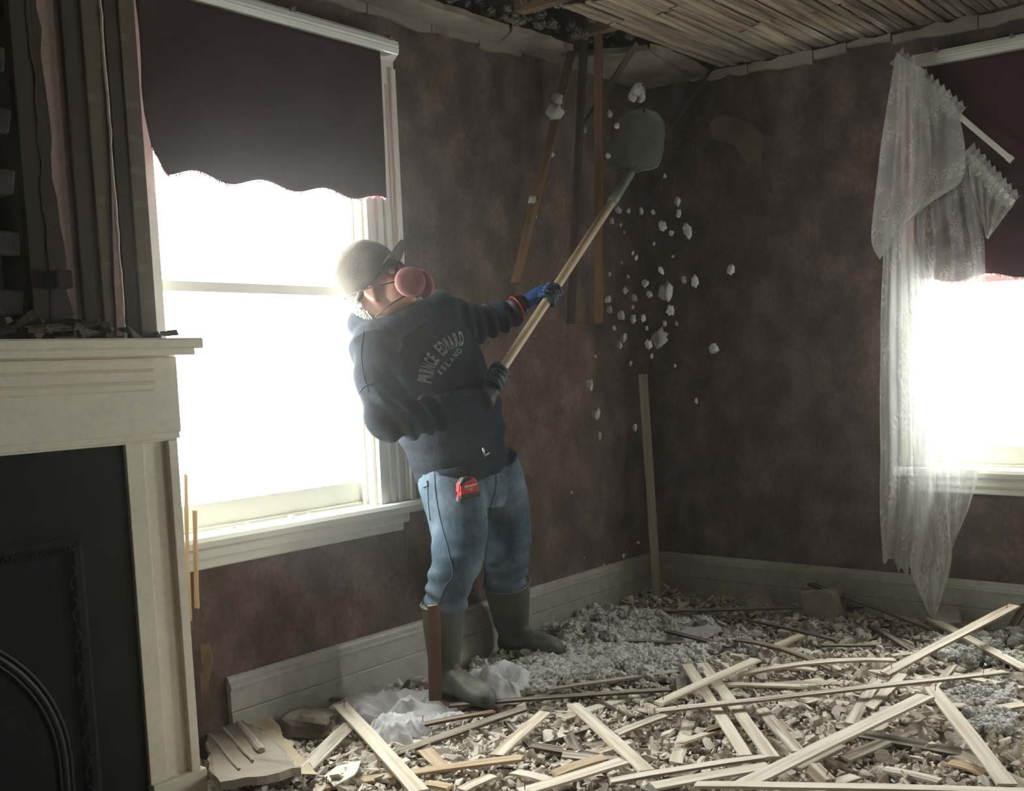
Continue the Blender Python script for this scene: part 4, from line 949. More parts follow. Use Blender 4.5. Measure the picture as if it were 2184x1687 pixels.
def f_body(p, n): return 0.0
person = remesh(body, 0.0075, 5, .5, None, 'person', m_skin, None, ORG)
person.location = ORG
tag(person, 'person in navy sweatshirt, jeans and rubber boots leaning back to swing a shovel', 'person')
def child(o): o.parent = person; o.location = Vector(o.location)-Vector(ORG)*0; return o
def pm(mb, name, m, smooth=True, par=None):
    o = mesh(name, [np.asarray(v)-ORG for v in mb.V], mb.F, m, person if par is None else par, smooth); return o

# --- sweatshirt
sw = MB(); torso(sw, 1.0, 4); limb(sw, RA, 20); limb(sw, LA, 20)
# shoulder caps, hood folded behind the neck
for (u, v, d, r) in ((800, 738, 3.68, .088), (930, 668, 3.93, .090), (870, 705, 3.86, .095)): sw.ellipsoid(P(u, v, d), (np.eye(3)[0]*r, np.eye(3)[1]*r, np.eye(3)[2]*r), 16, 10)
hood = [P(u, v, d) for u, v, d in ((905, 660, 3.74), (872, 682, 3.68), (830, 698, 3.65), (785, 703, 3.68), (764, 690, 3.76), (778, 670, 3.86), (825, 650, 3.92), (880, 646, 3.88), (905, 660, 3.74))]
sw.tube(spline(hood, 5), [.036]*41, 12)
SEG = [(np.array(P(*RA[i][:3])), np.array(P(*RA[i+1][:3]))) for i in range(len(RA)-1)]
elbow = P(838, 892, 3.53); armpitR = P(845, 800, 3.68); elbL = P(1035, 688, 4.09); hemc = P(988, 992, 4.03)
def fold(p, c, r, n, fr, ph, ax):
    d = np.linalg.norm(p-c); return math.exp(-(d/r)**2)*math.sin(fr*np.dot(p-c, ax)+ph+2.0*mnoise.noise(Vector(p*6)))*n
ax_e = unit(P(900, 850, 3.6)-P(800, 930, 3.5)); ax_b = unit(P(930, 760, 3.9)-P(985, 985, 4.0)); ax_l = unit(P(1095, 660, 4.12)-P(990, 690, 4.02))
def f_sw(p, n):
    v = Vector(p)
    w = .009*mnoise.noise(v*6)+.005*mnoise.noise(v*13+Vector((3, 1, 7)))
    w += fold(p, elbow, .17, .014, 95, 0.4, ax_e)+fold(p, armpitR, .15, .010, 70, 1, ax_e)+fold(p, elbL, .16, .012, 110, 0, ax_l)
    w += fold(p, hemc+up_*.10, .22, .009, 55, 0, up_*.9+ax_b*.4)
    if p[2] < hemc[2]+.035 and p[0] > 2.7: w -= .004
    return w
sweat = remesh(sw, 0.0062, 7, .5, f_sw, 'sweatshirt', m_sweat, person, ORG)
# ribbed hem, cuffs and collar
def ringband(mb, c, ax, a, b, r, n=40): mb.tube([c+a*math.cos(2*math.pi*k/n)+b*math.sin(2*math.pi*k/n) for k in range(n+1)], r, 8, False)
rb = MB()
for rows, i in ((RA, -1), (LA, -1)):
    c = P(*rows[i][:3]); t = unit(c-P(*rows[i-1][:3])); a = unit(np.cross(t, up_)); b = np.cross(t, a); r = rows[i][3]*.88
    rb.loft([ell_ring(c-t*.045, a*r*1.10, b*r*1.10, 20), ell_ring(c-t*.02, a*r*1.06, b*r*1.06, 20), ell_ring(c+t*.010, a*r*.98, b*r*.98, 20), ell_ring(c+t*.014, a*r*.86, b*r*.86, 20)])
pm(rb, 'cuff', m_sweat)
s_ = unit(P(945, 655, 3.97)-P(785, 735, 3.66)); ax_t = unit(P(972, 900, 4.0)-P(988, 992, 4.03)); ha = unit(s_-ax_t*np.dot(s_, ax_t)); hb_ = np.cross(ha, ax_t)
hm = MB(); hm.loft([ell_ring(P(985, 1000, 4.03)-ax_t*.012+ax_t*q, ha*w_, hb_*w_*.82, 40, 2.3) for q, w_ in ((-.014, .175), (-.004, .183), (.03, .186), (.05, .182))])
ho = pm(hm, 'ribbed_hem', m_sweat)
co = MB(); cpts = [P(u, v, d) for u, v, d in ((893, 648, 3.745), (862, 672, 3.70), (828, 684, 3.685), (795, 683, 3.70), (782, 672, 3.76), (800, 655, 3.83), (850, 640, 3.86), (888, 638, 3.80), (893, 648, 3.745))]
co.tube(spline(cpts, 5), [.017]*41, 10); pm(co, 'tshirt_collar', m_tee)

# --- chest lettering, laid on the cloth
swb = BVHTree.FromPolygons([tuple(v.co+Vector(ORG)) for v in sweat.data.vertices], [tuple(p.vertices) for p in sweat.data.polygons])
def text_mesh(body_, bold=True):
    cu = bpy.data.curves.new('t', 'FONT'); cu.body = body_; cu.size = 1.0; cu.align_x = 'CENTER'; cu.resolution_u = 2; cu.offset = 0.035 if bold else 0
    o = bpy.data.objects.new('t', cu); COL.objects.link(o); dg = bpy.context.evaluated_depsgraph_get()
    me = bpy.data.meshes.new_from_object(o.evaluated_get(dg)); bpy.data.objects.remove(o)
    b = bmesh.new(); b.from_mesh(me); bmesh.ops.triangulate(b, faces=b.faces[:])
    for _ in range(2): bmesh.ops.subdivide_edges(b, edges=[e for e in b.edges if e.calc_length() > 0.10], cuts=1); bmesh.ops.triangulate(b, faces=b.faces[:])
    V = np.array([v.co[:] for v in b.verts]); F = [tuple(v.index for v in f.verts) for f in b.faces]; b.free(); return V, F
def lay(letters, path, height, wfac, thick, out, slant=0.0):
    # put each letter at an arc-length station of the pixel path, then cast it onto the cloth along the view of the chest
    pth = spline([list(p)+[0] for p in path], 12)[:, :2]; seg = np.linalg.norm(np.diff(pth, axis=0), axis=1); cum = np.concatenate([[0], np.cumsum(seg)])
    n = len(letters)
    for i, ch in enumerate(letters):
        if ch == ' ': continue
        s0 = cum[-1]*(i+.5)/n; c = np.array([np.interp(s0, cum, pth[:, 0]), np.interp(s0, cum, pth[:, 1])])
        e = 2.0; c2 = np.array([np.interp(min(s0+e, cum[-1]), cum, pth[:, 0]), np.interp(min(s0+e, cum[-1]), cum, pth[:, 1])]); c1 = np.array([np.interp(s0-e, cum, pth[:, 0]), np.interp(s0-e, cum, pth[:, 1])])
        t = unit(c2-c1); nrm = np.array([t[1], -t[0]])+t*slant
        V, F = text_mesh(ch); ww = max(.25, V[:, 0].max()-V[:, 0].min()); k = cum[-1]/n*wfac/ww
        pts = []
        for v in V:
            q = c+t*v[0]*k+nrm*v[1]*height/0.72
            d = Vector(ray(q[0], q[1])).normalized(); hit = swb.ray_cast(Vector(CAM), d, 10)
            if hit[0] is None: pts = None; break
            nn = hit[1]; nn = nn if nn.dot(d) < 0 else -nn
            pts.append(np.array(hit[0]+nn*thick))
        if pts: out.add(pts, F)
let = MB()
lay('PRINCE EDWARD', [(919, 818), (925, 790), (935, 770), (948, 756), (961, 746), (976, 738), (990, 735)], 30, .95, .0018, let)
lay('ISLAND', [(938, 803), (950, 789), (961, 777), (971, 766), (980, 756), (987, 747)], 12, .72, .0018, let)
lo_ = pm(let, 'chest_lettering', m_print, False); tag(lo_, 'grey letters reading PRINCE EDWARD ISLAND')

# --- jeans
jn = MB(); limb(jn, RL, 22); limb(jn, LL, 22)
pelv = spline([list(P(u, v, d))+[a, b] for u, v, d, a, b in ((992, 968, 4.03, .155, .120), (995, 1000, 4.04, .178, .138), (998, 1040, 4.05, .176, .135), (1004, 1080, 4.06, .150, .105))], 5)
sh = unit(P(1045, 1000, 4.15)-P(950, 1000, 3.95))
jn.loft([ell_ring(r[:3], sh*r[3], np.cross(up_, sh)*r[4], 26, 2.2) for r in pelv])
kneeR = P(955, 1240, 3.86); kneeL = P(1080, 1190, 4.32)
def f_jn(p, n):
    v = Vector(p); w = .005*mnoise.noise(v*8)+.003*mnoise.noise(v*19)
    w += math.exp(-(np.linalg.norm(p-kneeR)/.13)**2)*.010*(.6+mnoise.noise(v*6+Vector((5, 5, 5))))*math.sin(p[2]*95+p[0]*30+5.5*mnoise.noise(Vector((p[0]*8, p[1]*8, p[2]*7))))
    w += math.exp(-(np.linalg.norm(p-kneeL)/.12)**2)*.008*(.6+mnoise.noise(v*6+Vector((2, 8, 5))))*math.sin(p[2]*80-p[0]*25+5.0*mnoise.noise(Vector((p[0]*8, p[1]*8, p[2]*7))))
    return w
jeans = remesh(jn, 0.0065, 6, .5, f_jn, 'jeans', m_jean, person, ORG)
jb = BVHTree.FromPolygons([tuple(v.co+Vector(ORG)) for v in jeans.data.vertices], [tuple(p.vertices) for p in jeans.data.polygons])
def on_cloth(u, v, tree, lift=.001):
    d = Vector(ray(u, v)).normalized(); h = tree.ray_cast(Vector(CAM), d, 10)
    if h[0] is None: return None
    nn = h[1] if h[1].dot(d) < 0 else -h[1]
    return np.array(h[0]+nn*lift), np.array(nn)
def seam(path, r=.0022, tree=None, lift=.001):
    pts = [on_cloth(q[0], q[1], tree or jb, lift) for q in spline([list(p)+[0] for p in path], 10)]
    return [p[0] for p in pts if p is not None], r
sm_ = MB()
for path in ([(926, 1005), (930, 1060), (942, 1120), (955, 1170), (966, 1225), (950, 1250), (935, 1288)], [(912, 1030), (914, 1075), (918, 1110)], [(1052, 985), (1058, 1030), (1046, 1080), (1034, 1110)], [(1010, 985), (1004, 1010)], [(925, 1008), (950, 1022), (966, 1028)]):
    pts, r = seam(path)
    if len(pts) > 2: sm_.tube(pts, r, 6)
pm(sm_, 'seam', m_seam)
ss = MB()
for path in ([(776, 706), (771, 750), (775, 795), (788, 836)], [(760, 848), (778, 824), (798, 816)], [(905, 668), (922, 700), (950, 720)]):
    pts = [on_cloth(q[0], q[1], swb, .0008) for q in spline([list(p)+[0] for p in path], 10)]; pts = [p[0] for p in pts if p is not None]
    pts = [p for i, p in enumerate(pts) if i == 0 or np.linalg.norm(p-pts[i-1]) < .05]
    if len(pts) > 2: ss.tube(pts, .0022, 6)
pm(ss, 'sleeve_seam', m_sweat)
# tool pocket flap edge on the thigh
fp = MB(); q = [on_cloth(u, v, jb, .006) for u, v in ((902, 1028), (912, 1025), (914, 1036), (904, 1040))]
if all(q):
    q = [a[0] for a in q]; n_ = unit(np.cross(q[1]-q[0], q[3]-q[0])); fp.add([p for p in q]+[p-n_*.006*np.sign(np.dot(n_, -ray(908, 1030)))*1 for p in q], [(0, 1, 2, 3), (7, 6, 5, 4), (0, 4, 5, 1), (1, 5, 6, 2), (2, 6, 7, 3), (3, 7, 4, 0)]); pm(fp, 'pocket_tab', m_jean, False)
# belt and buckle
bl = MB(); bl.loft([ell_ring(P(990, 978, 4.032)+up_*z, sh*w_, np.cross(up_, sh)*w_*.77, 40, 2.2) for z, w_ in ((-.020, .170), (-.018, .174), (.020, .170), (.024, .164))]); pm(bl, 'belt', m_black)
bk = MB(); b0 = [P(1030, 955, 3.83), P(1034, 972, 3.84), P(1043, 965, 3.86)]
for a, b in ((0, 1), (1, 2)): bk.tube([b0[a], b0[b]], .0035, 8)
bko = pm(bk, 'belt_buckle', m_steel); tag(bko, 'shiny steel belt buckle')

# --- rubber boots
def boot(top, ankle, heel, toe, dt, da, sole_z, rt, name, lab, side):
    T = P(*top, dt); A = P(*ankle, da); mb = MB(); so = MB()
    hx = heel; tx = toe; fw = unit(tx-hx); sd = np.cross(up_, fw); L_ = np.linalg.norm(tx-hx); z0 = sole_z
    rows = [(T, rt, rt), (T*.7+A*.3, rt*.97, rt*.93), (T*.4+A*.6, rt*.88, rt*.80), (T*.12+A*.88, rt*.80, rt*.70), (np.array([*(A+fw*.010)[:2], z0+.085]), .068, .052), (np.array([*(hx+fw*L_*.36)[:2], z0+.050]), .085, .050)]
    q = spline([list(c)+[a, b] for c, a, b in rows], 5)
    mb.loft([ell_ring(r[:3], fw*r[3], sd*r[4], 20) for r in q])
    # foot: rings from heel to toe
    prof = [(0.00, .030, .030, .035), (.06, .042, .046, .050), (.2, .044, .055, .062), (.38, .043, .056, .066), (.55, .048, .048, .055), (.72, .053, .042, .047), (.88, .048, .036, .041), (.96, .034, .028, .034), (1.0, .014, .016, .028)]
    rr = spline([list(p) for p in prof], 4)
    mb.loft([[hx*(1-t)+tx*t-np.array([0, 0, (hx*(1-t)+tx*t)[2]])+np.array([0, 0, z0+.014+zc_])+sd*hw*math.cos(a)+up_*max(-zc_-.012, hh*math.sin(a)) for a in np.linspace(0, 2*math.pi, 18, endpoint=False)] for t, hw, hh, zc_ in rr])
    o = remesh(mb, .0055, 5, .5, lambda p, n: .0015*mnoise.noise(Vector(p*20)), name, m_boot, person, ORG)
    so.loft([[np.array([*(hx*(1-t)+tx*t+fw*(t-.5)*.006+sd*s*hw*.93)[:2], z0+z]) for (s, z) in ((-.97, -.006), (-1.0, .002), (-.97, .014), (.97, .014), (1.0, .002), (.97, -.006))] for t, hw, hh, zc_ in rr])
    pm(so, 'boot_sole', m_sole if side else m_boot, True, o)
    rim = MB(); n_ = unit(T-A); a = unit(fw-n_*np.dot(fw, n_)); b = np.cross(n_, a); ringband(rim, T-n_*.004, n_, a*rt*1.02, b*rt*1.0, .0048, 28); pm(rim, 'boot_rim', m_boot, True, o)
    return tag(o, lab)
hR = P(936, 1478, 3.96); tR = P(1026, 1484, 3.80); tR = hR+unit((tR-hR)*np.array([1, 1, 0]))*.285
boot((946, 1288), (948, 1430), hR, tR, 3.885, 3.93, .048, .079, 'boot', 'dusty olive boot with a reddish sole, planted nearer the camera', 1)
hL = P(1068, 1378, 4.53); tL = P(1178, 1392, 4.42); tL = hL+unit((tL-hL)*np.array([1, 1, 0]))*.29
boot((1080, 1240), (1092, 1345), hL, tL, 4.395, 4.50, .052, .092, 'boot', 'dark olive boot standing closer to the wall', 0)

# --- cap
cp = MB()
cp_c = hd(.004, .058, 0); tilt = math.radians(10)
CF = HF*math.cos(tilt)+HU*math.sin(tilt); CU = -HF*math.sin(tilt)+HU*math.cos(tilt)
rings = []
for t, z in ((1.0, -.045), (1.035, -.02), (1.03, .02), (.97, .055), (.84, .088), (.62, .112), (.35, .126), (.08, .131)):
    rings.append(ell_ring(cp_c+CU*z*HS+CF*(-.004*z), CF*.112*t*HS, HL*.089*t*HS, 32))
inner = [ell_ring(cp_c+CU*(-.045)*HS, CF*.104*HS, HL*.081*HS, 32)]
cp.loft(inner+rings)
cap = remesh(cp, .006, 3, .4, lambda p, n: .0035*mnoise.noise(Vector(p*16)), 'cap', m_cap, person, ORG)
br = MB(); vis = []
for i in range(13):                        # curved peak
    a = -1.15+2.3*i/12; rowp = []
    for j in range(7):
        r_ = j/6; rowp.append(cp_c+HS*(CF*(.100*math.cos(a)+(.074*r_)*(math.cos(a)**.5))+HL*(.083*math.sin(a))+CU*(-.020+.010*r_-.026*(math.sin(a)**2)*(.4+.6*r_))))
    vis.append(rowp)
n7 = 7; V = [p for r in vis for p in r]; F = [(i*n7+j, i*n7+j+1, (i+1)*n7+j+1, (i+1)*n7+j) for i in range(12) for j in range(6)]
vo = mesh('cap_peak', [v-ORG for v in V], F, m_cap, cap, True); vo.location = (0, 0, 0); sd_ = vo.modifiers.new('t', 'SOLIDIFY'); sd_.thickness = .005
ba = MB(); pts = [cp_c+HS*(CF*.116*math.cos(a)+HL*.093*math.sin(a)+CU*(-.028+.012*math.cos(a))) for a in np.linspace(math.pi*.62, math.pi*1.38, 24)]
ba.tube(pts, .0075, 8, True, .4); pm(ba, 'cap_strap', m_capband, True, cap)
ps = MB()
for a in np.linspace(0, math.pi, 4)[:3]+.5:          # panel seams and top button
    ps.tube([cp_c+HS*((CF*.114*math.cos(a)+HL*.091*math.sin(a))*math.cos(t)+CU*(.134*math.sin(t)-.004)) for t in np.linspace(.1, math.pi-.1, 26)], .0016, 5)
pm(ps, 'panel_seam', m_cap, True, cap)
bt_ = MB(); bt_.ellipsoid(cp_c+CU*.131*HS, (CF*.009, HL*.009, CU*.006), 10, 6); pm(bt_, 'cap_button', m_cap, True, cap)
# hair below the cap at the nape and temple
hr = MB(); rgh = random.Random(6)
for k in range(420):
    a = rgh.uniform(math.pi*.68, math.pi*1.32); u = rgh.uniform(-.065, .02)
    c = hd(-.012+.096*math.cos(a), u, .078*math.sin(a)); out = unit(HF*math.cos(a)+HL*math.sin(a)); dn = -HU+out*rgh.uniform(-.1, .35)+HL*rgh.uniform(-.2, .2)
    ln = rgh.uniform(.014, .03); hr.tube([c+out*.001, c+out*.005+dn*ln*.5, c+out*.004+dn*ln], [.0018, .0016, .0006], 4)
pm(hr, 'hair', m_hair)
# eyes under safety glasses
for s in (1, -1):
    e = MB(); e.ellipsoid(hd(.082, .012, s*.032), (HF*.012, HL*.012, HU*.012), 12, 8); pm(e, 'eye', mat('eye_white', [(.6, .58, .55), (.65, .63, .6)], 5, .3) if s == 1 else bpy.data.materials['eye_white'])
gl = MB()
for s in (1, -1):
    gl.loft([ell_ring(hd(.112, .014, s*.034), HL*.032, HU*.022, 16, 3), ell_ring(hd(.116, .014, s*.034), HL*.032, HU*.022, 16, 3)])
    gl.tube([hd(.110, .018, s*.064), hd(.05, .020, s*.082), hd(-.01, .018, s*.084)], .0028, 6)
pm(gl, 'glasses', m_black)

# --- respirator: rubber facepiece, two round filters, straps
mk = MB(); mk.ellipsoid(hd(.098, -.058, 0), (HF*.042, HL*.046, HU*.052), 20, 14); mk.ellipsoid(hd(.132, -.072, 0), (HF*.020, HL*.020, HU*.022), 12, 8)
mask = remesh(mk, .005, 3, .5, None, 'respirator', m_mask, person, ORG)
for s in (1, -1):
    c = hd(.112, -.066, s*.060); ax = unit(HL*s*.9+HF*.35-HU*.05); a = unit(np.cross(ax, HU)); b = np.cross(ax, a)
    d_ = MB(); d_.loft([ell_ring(c+ax*z, a*r, b*r, 30) for z, r in ((0, .020), (.004, .046), (.010, .051), (.018, .051), (.024, .047), (.026, .030), (.0265, .004))]); pm(d_, 'filter_disc', m_pink, True, mask)
    hb2 = MB(); hb2.tube([c-ax*.03, c+ax*.004], .018, 14); pm(hb2, 'filter_mount', m_mask, True, mask)
st = MB()
for (f_, u_, up2) in ((.085, -.045, .070), (.080, -.090, -.075)):
    pts = []
    for t in np.linspace(0, 1, 26):
        a = math.radians(40+280*t); pts.append(hd(-.004+(.110 if up2 > 0 else .098)*math.cos(a), u_*(math.cos(a)*.5+.5)+up2*(.5-.5*math.cos(a))*(.75 if up2 > 0 else 1.0)-(.0), (.094 if up2 > 0 else .084)*math.sin(a)))
    st.tube(pts, .0052, 8, True, .45)
pm(st, 'head_strap', m_black, True, mask)

# ------------------------------------------------------------------ shovel
S0 = P(1061, 802, 3.86); S1 = P(1348, 366, 4.62); sx_ = unit(S1-S0); SL = np.linalg.norm(S1-S0)
shv = empty('shovel', S0); tag(shv, 'long wooden handled shovel held up to the dark ceiling corner', 'shovel')
hn = MB(); hn.tube([np.zeros(3)-sx_*.02, np.zeros(3), sx_*SL*.4, sx_*SL*.86], [.013, .0165, .0175, .0175], 16); hn.build('handle', m_handle, shv, True)
tcam = unit(-ray(1340, 330)); fs = unit(np.cross(sx_, unit(tcam*.85+up_*.1+np.array([-.2, 0, 0])))); fn = np.cross(fs, sx_)
sk = MB(); sk.tube([sx_*SL*.82, sx_*SL*.86, sx_*SL*.98, sx_*(SL+.03)], [.021, .021, .018, .012], 14); sk.build('socket', m_shovel, shv, True)
bdx = unit(P(1372, 232, 4.70)-P(1345, 362, 4.64))           # the blade's own axis, cranked off the handle
fs = unit(np.cross(bdx, unit(tcam*.9+np.array([-.3, .1, 0])))); fn = np.cross(fs, bdx)
nb_, mb_ = 19, 21; V = []; BL = .295
for j in range(mb_):
    t = j/(mb_-1)
    if t < .12: wv_ = .112*(.55+.45*math.sin(t/.12*math.pi/2))
    elif t < .5: wv_ = .112+.006*math.sin((t-.12)/.38*math.pi)
    else: wv_ = .112*math.sqrt(max(0.0, 1-((t-.5)/.5)**2.6))
    for i in range(nb_):
        s = i/(nb_-1)*2-1
        dish = -.034*(1-s*s)*(1-.45*t)+.014*(t**2)-.02*(t-.4)
        frog = .014*math.exp(-(s/.13)**2)*max(0, 1-t*1.7)
        step = .016*math.exp(-((t)/.03)**2)*min(1, abs(s)*2.5)
        V.append(sx_*SL+bdx*(t*BL-.005)+fs*(s*max(wv_, .003))+fn*(dish+frog+step+.016))
F = [(j*nb_+i, j*nb_+i+1, (j+1)*nb_+i+1, (j+1)*nb_+i) for j in range(mb_-1) for i in range(nb_-1)]
bo = mesh('blade', V, F, m_shovel, shv, True); sd_ = bo.modifiers.new('t', 'SOLIDIFY'); sd_.thickness = .003

# ------------------------------------------------------------------ gloved hands on the handle
def glove(c, ax, wrist, name, lab, span=.088, tw=1, dark=False):
    # c: point on the handle axis; fingers curl round the axis ax, the back of the hand faces the wrist side
    ax = unit(ax); w = np.asarray(wrist)-c; w = w-ax*np.dot(w, ax); w = unit(w); b = np.cross(ax, w)*tw
    gm = MB(); R0 = .017
    pc = c+w*.040; wr = np.asarray(wrist)
    gm.tube([wr, wr*.5+pc*.5, pc+w*.004, c+w*.028], [.036, .040, .041, .034], 16, True, .72)
    gm.ellipsoid(c+w*.036+ax*.0, (ax*.046, b*.026, w*.036), 16, 10)
    for k in range(4):
        off = (k-1.5)*span/4*1.02; r = (.0108, .0115, .0110, .0095)[k]; rr = R0+r
        end = (3.9, 4.2, 4.1, 3.7)[k]
        pts = [c+ax*off*.8+w*.050+b*.006]
        for t in np.linspace(-.5, end, 12):
            # knuckle bends: the arc is held straighter between the joints
            k_ = rr*(1+.10*abs(math.sin(t*1.6)))
            pts.append(c+ax*off+(w*math.cos(t)+b*math.sin(t))*k_)
        gm.tube(pts, [r*1.15]+[r*(1.05-.022*i) for i in range(12)], 10)
        gm.ellipsoid(pts[-1], (ax*r*.8, b*r*.8, w*r*.8), 8, 6)
    th = [c+ax*-.035*1+w*.052-b*.012]
    for t in np.linspace(-.5, -2.6, 9): th.append(c+ax*(.018+.012*(-t-.5))+(w*math.cos(t)+b*math.sin(t))*(R0+.0125))
    th[0] = c+ax*.008+w*.052-b*.010
    gm.tube(th, [.016]+[.0138-.0004*i for i in range(9)], 10); gm.ellipsoid(th[-1], (ax*.010, b*.010, w*.010), 8, 6)
    o = remesh(gm, .0032, 3, .45, lambda p, n: .0008*math.sin(mnoise.noise(Vector(p*60))*6), name, m_glove, person, ORG)
    tag(o, lab)
    # rubber coated fingertips and palm side: faces turned to the handle
    me = o.data; me.materials.append(m_glovepalm); cc = c-ORG
    for p in me.polygons:
        q = np.array(p.center)-cc; q = q-ax*np.dot(q, ax)
        if dark or np.dot(q, w) < .012: p.material_index = 1
    cuff = MB(); t_ = unit(pc-wr); a_ = unit(np.cross(t_, up_)); b_ = np.cross(t_, a_)
    cuff.loft([ell_ring(wr-t_*.012+t_*z, a_*r, b_*r, 22) for z, r in ((-.03, .043), (-.012, .0445), (.012, .042), (.03, .038))]); pm(cuff, 'glove_cuff', m_black, True, o)
    if dark: return o
    rd = MB(); ringband(rd, wr-t_*.018, t_, a_*.045, b_*.045, .0032, 26); pm(rd, 'glove_cuff_edge', m_red, True, o)
    return o
def on_handle(v):
    f_ = (802-v)/(802-366); iz = (1-f_)/3.86+f_/4.62; d = 1/iz; return P(1061+(1348-1061)*f_, v, d)
glove(on_handle(630), sx_, P(1110, 652, 4.11), 'glove', 'blue glove with a red cuff edge gripping the handle halfway up', tw=1)
glove(on_handle(806), sx_, P(1034, 846, 3.815), 'glove', 'dark glove closed on the lower end of the handle in front of the belly', tw=-1, dark=True)
wb = MB(); c_ = P(1096, 660, 4.118); t_ = unit(P(1110, 652, 4.11)-P(1085, 668, 4.115)); a_ = unit(np.cross(t_, up_)); b_ = np.cross(t_, a_)
wb.loft([ell_ring(c_+t_*z, a_*r, b_*r, 20) for z, r in ((-.012, .040), (-.010, .0435), (.010, .0435), (.012, .040))]); pm(wb, 'watch', m_steel)

# ------------------------------------------------------------------ tape measure clipped to the front pocket
tq = on_cloth(992, 1044, jb, .022)
tp = tq[0] if tq else P(992, 1044, 3.86)
tz = unit(-ray(992, 1044)*.8+np.array([.1, -.5, 0])); ty = unit(up_-tz*np.dot(up_, tz)+np.cross(tz, up_)*.08); tx = np.cross(ty, tz)
tape = empty('tape_measure', tp); tag(tape, 'red and black tape measure clipped to the front jeans pocket', 'tape measure')
def tb(n, x0, x1, y0, y1, z0, z1, m, bv=.004):
    mb = MB(); mb.box(x0, x1, y0, y1, z0, z1); V = [tx*v[0]+ty*v[1]+tz*v[2] for v in mb.V]; return bevel(mesh(n, V, mb.F, m, tape), bv, 3)
pr = [(-.034, -.022), (.036, -.022), (.036, .012), (.030, .030), (.012, .038), (-.012, .036), (-.030, .022)]
cs = MB().extrude(pr, tz*-.018, tx, ty, tz, .036); bevel(cs.build('tape_case', m_red, tape), .004, 3)
gp_ = MB().extrude([(-.036, -.036), (.040, -.036), (.040, -.018), (-.036, -.020)], tz*-.0195, tx, ty, tz, .039); bevel(gp_.build('rubber_grip', m_black, tape), .004, 3)
tg = MB().extrude([(-.034, .016), (-.014, .039), (.012, .040), (.020, .030), (-.010, .020), (-.026, .010)], tz*-.0195, tx, ty, tz, .039); bevel(tg.build('rubber_grip', m_black, tape), .002, 2)
bt = MB().extrude([(-.038, -.008), (-.034, .018), (-.030, .022), (-.033, -.010)], tz*-.012, tx, ty, tz, .024); bevel(bt.build('lock_button', m_red, tape), .001)
tb('end_hook', -.043, -.035, -.040, -.028, -.009, .009, m_steel, .001); tb('tape_tip', -.040, -.034, -.030, -.020, -.010, .010, m_red, .002)
wr_ = MB()
for s, y_, k, ital in (('Milwaukee', .004, .011, .25), ('1.25', -.010, .0085, .0)):
    V, F = text_mesh(s); wr_.add([tx*((v[0]+ital*v[1])*k+.006)+ty*(y_+v[1]*k+.10*v[0]*k)+tz*.0186 for v in V], F)
wr_.tube([tx*-.016+ty*-.004+tz*.0186, tx*.02+ty*.0005+tz*.0186], .0006, 4)
wr_.build('logo_lettering', m_white, tape)
# ------------------------------------------------------------------ torn lace curtain at the right window
m_lace = bpy.data.materials.new('white_lace'); sheer(m_lace, (0.80, 0.81, 0.80), 0.44, 0.58, 3, 16, 0.10)
m_lace2 = bpy.data.materials.new('fine_net'); sheer(m_lace2, (0.80, 0.81, 0.80), 0.38, 0.52, 3, 14, 0.09)
def sheet(name, left, right, folds, amp, depth, seed, m, parent, nx=90, ny=70, ragged=0.0, org=None, gather=0.0):
    # left / right silhouettes as pixel polylines brought to the plane x = depth, folded across the width
    Ls = spline([list(p)+[0] for p in left], 8)[:, :2]; Rs = spline([list(p)+[0] for p in right], 8)[:, :2]
    def at(Q, t):
        s = np.concatenate([[0], np.cumsum(np.linalg.norm(np.diff(Q, axis=0), axis=1))]); s /= s[-1]
        return np.array([np.interp(t, s, Q[:, 0]), np.interp(t, s, Q[:, 1])])
    V = []; UV = []
    for j in range(ny+1):
        t = j/ny; a = at(Ls, t); b = at(Rs, t)
        for i in range(nx+1):
            s = i/nx; q = a*(1-s)+b*s
            if ragged and j == ny: q = q+np.array([0, ragged*mnoise.noise(Vector((s*7, seed, 0)))])
            ph = s*folds*2*math.pi+1.2*mnoise.noise(Vector((s*2.5, t*1.2, seed)))
            d = amp*(math.sin(ph)*.7+.3*math.sin(ph*2.1+1))*(1-gather*(1-t))+.012*mnoise.noise(Vector((s*4, t*5, seed+3)))
            p = onX(q[0], q[1], depth)
            V.append(p-np.array([max(-.02, d+amp), 0, 0])-org); UV.append((s*.62, t*1.3))
    F = [(j*(nx+1)+i, j*(nx+1)+i+1, (j+1)*(nx+1)+i+1, (j+1)*(nx+1)+i) for j in range(ny) for i in range(nx)]
    o = mesh(name, V, F, m, parent, True); ul = o.data.uv_layers.new(name='uv'); idx = np.empty(len(o.data.loops), int); o.data.loops.foreach_get('vertex_index', idx)
    ul.data.foreach_set('uv', np.array(UV)[idx].ravel()); return o
oc = onX(1930, 300, 4.5)
lc = empty('lace_curtain', oc); tag(lc, 'torn white lace curtain sagging at the left side of the right window', 'curtain')
sheet('valance', [(1916, 112), (1900, 200), (1884, 300), (1872, 410), (1862, 510), (1880, 556)], [(2040, 222), (2054, 270), (2062, 320), (2060, 370), (2040, 402), (2000, 408)], 2.2, .016, 4.46, 1, m_lace, lc, org=oc, gather=.5)
sheet('valance_fold', [(1918, 118), (1914, 250), (1905, 380), (1900, 470), (1904, 510)], [(1975, 150), (1984, 260), (1986, 360), (1972, 430), (1940, 470)], 1.6, .014, 4.43, 2, m_lace2, lc, org=oc, gather=.4)
sheet('long_panel', [(1890, 480), (1886, 700), (1884, 900), (1882, 1080), (1888, 1190)], [(1985, 410), (1994, 620), (1996, 800), (2000, 1000), (1960, 1222)], 2.6, .024, 4.50, 3, m_lace, lc, ny=110, ragged=45, org=oc)
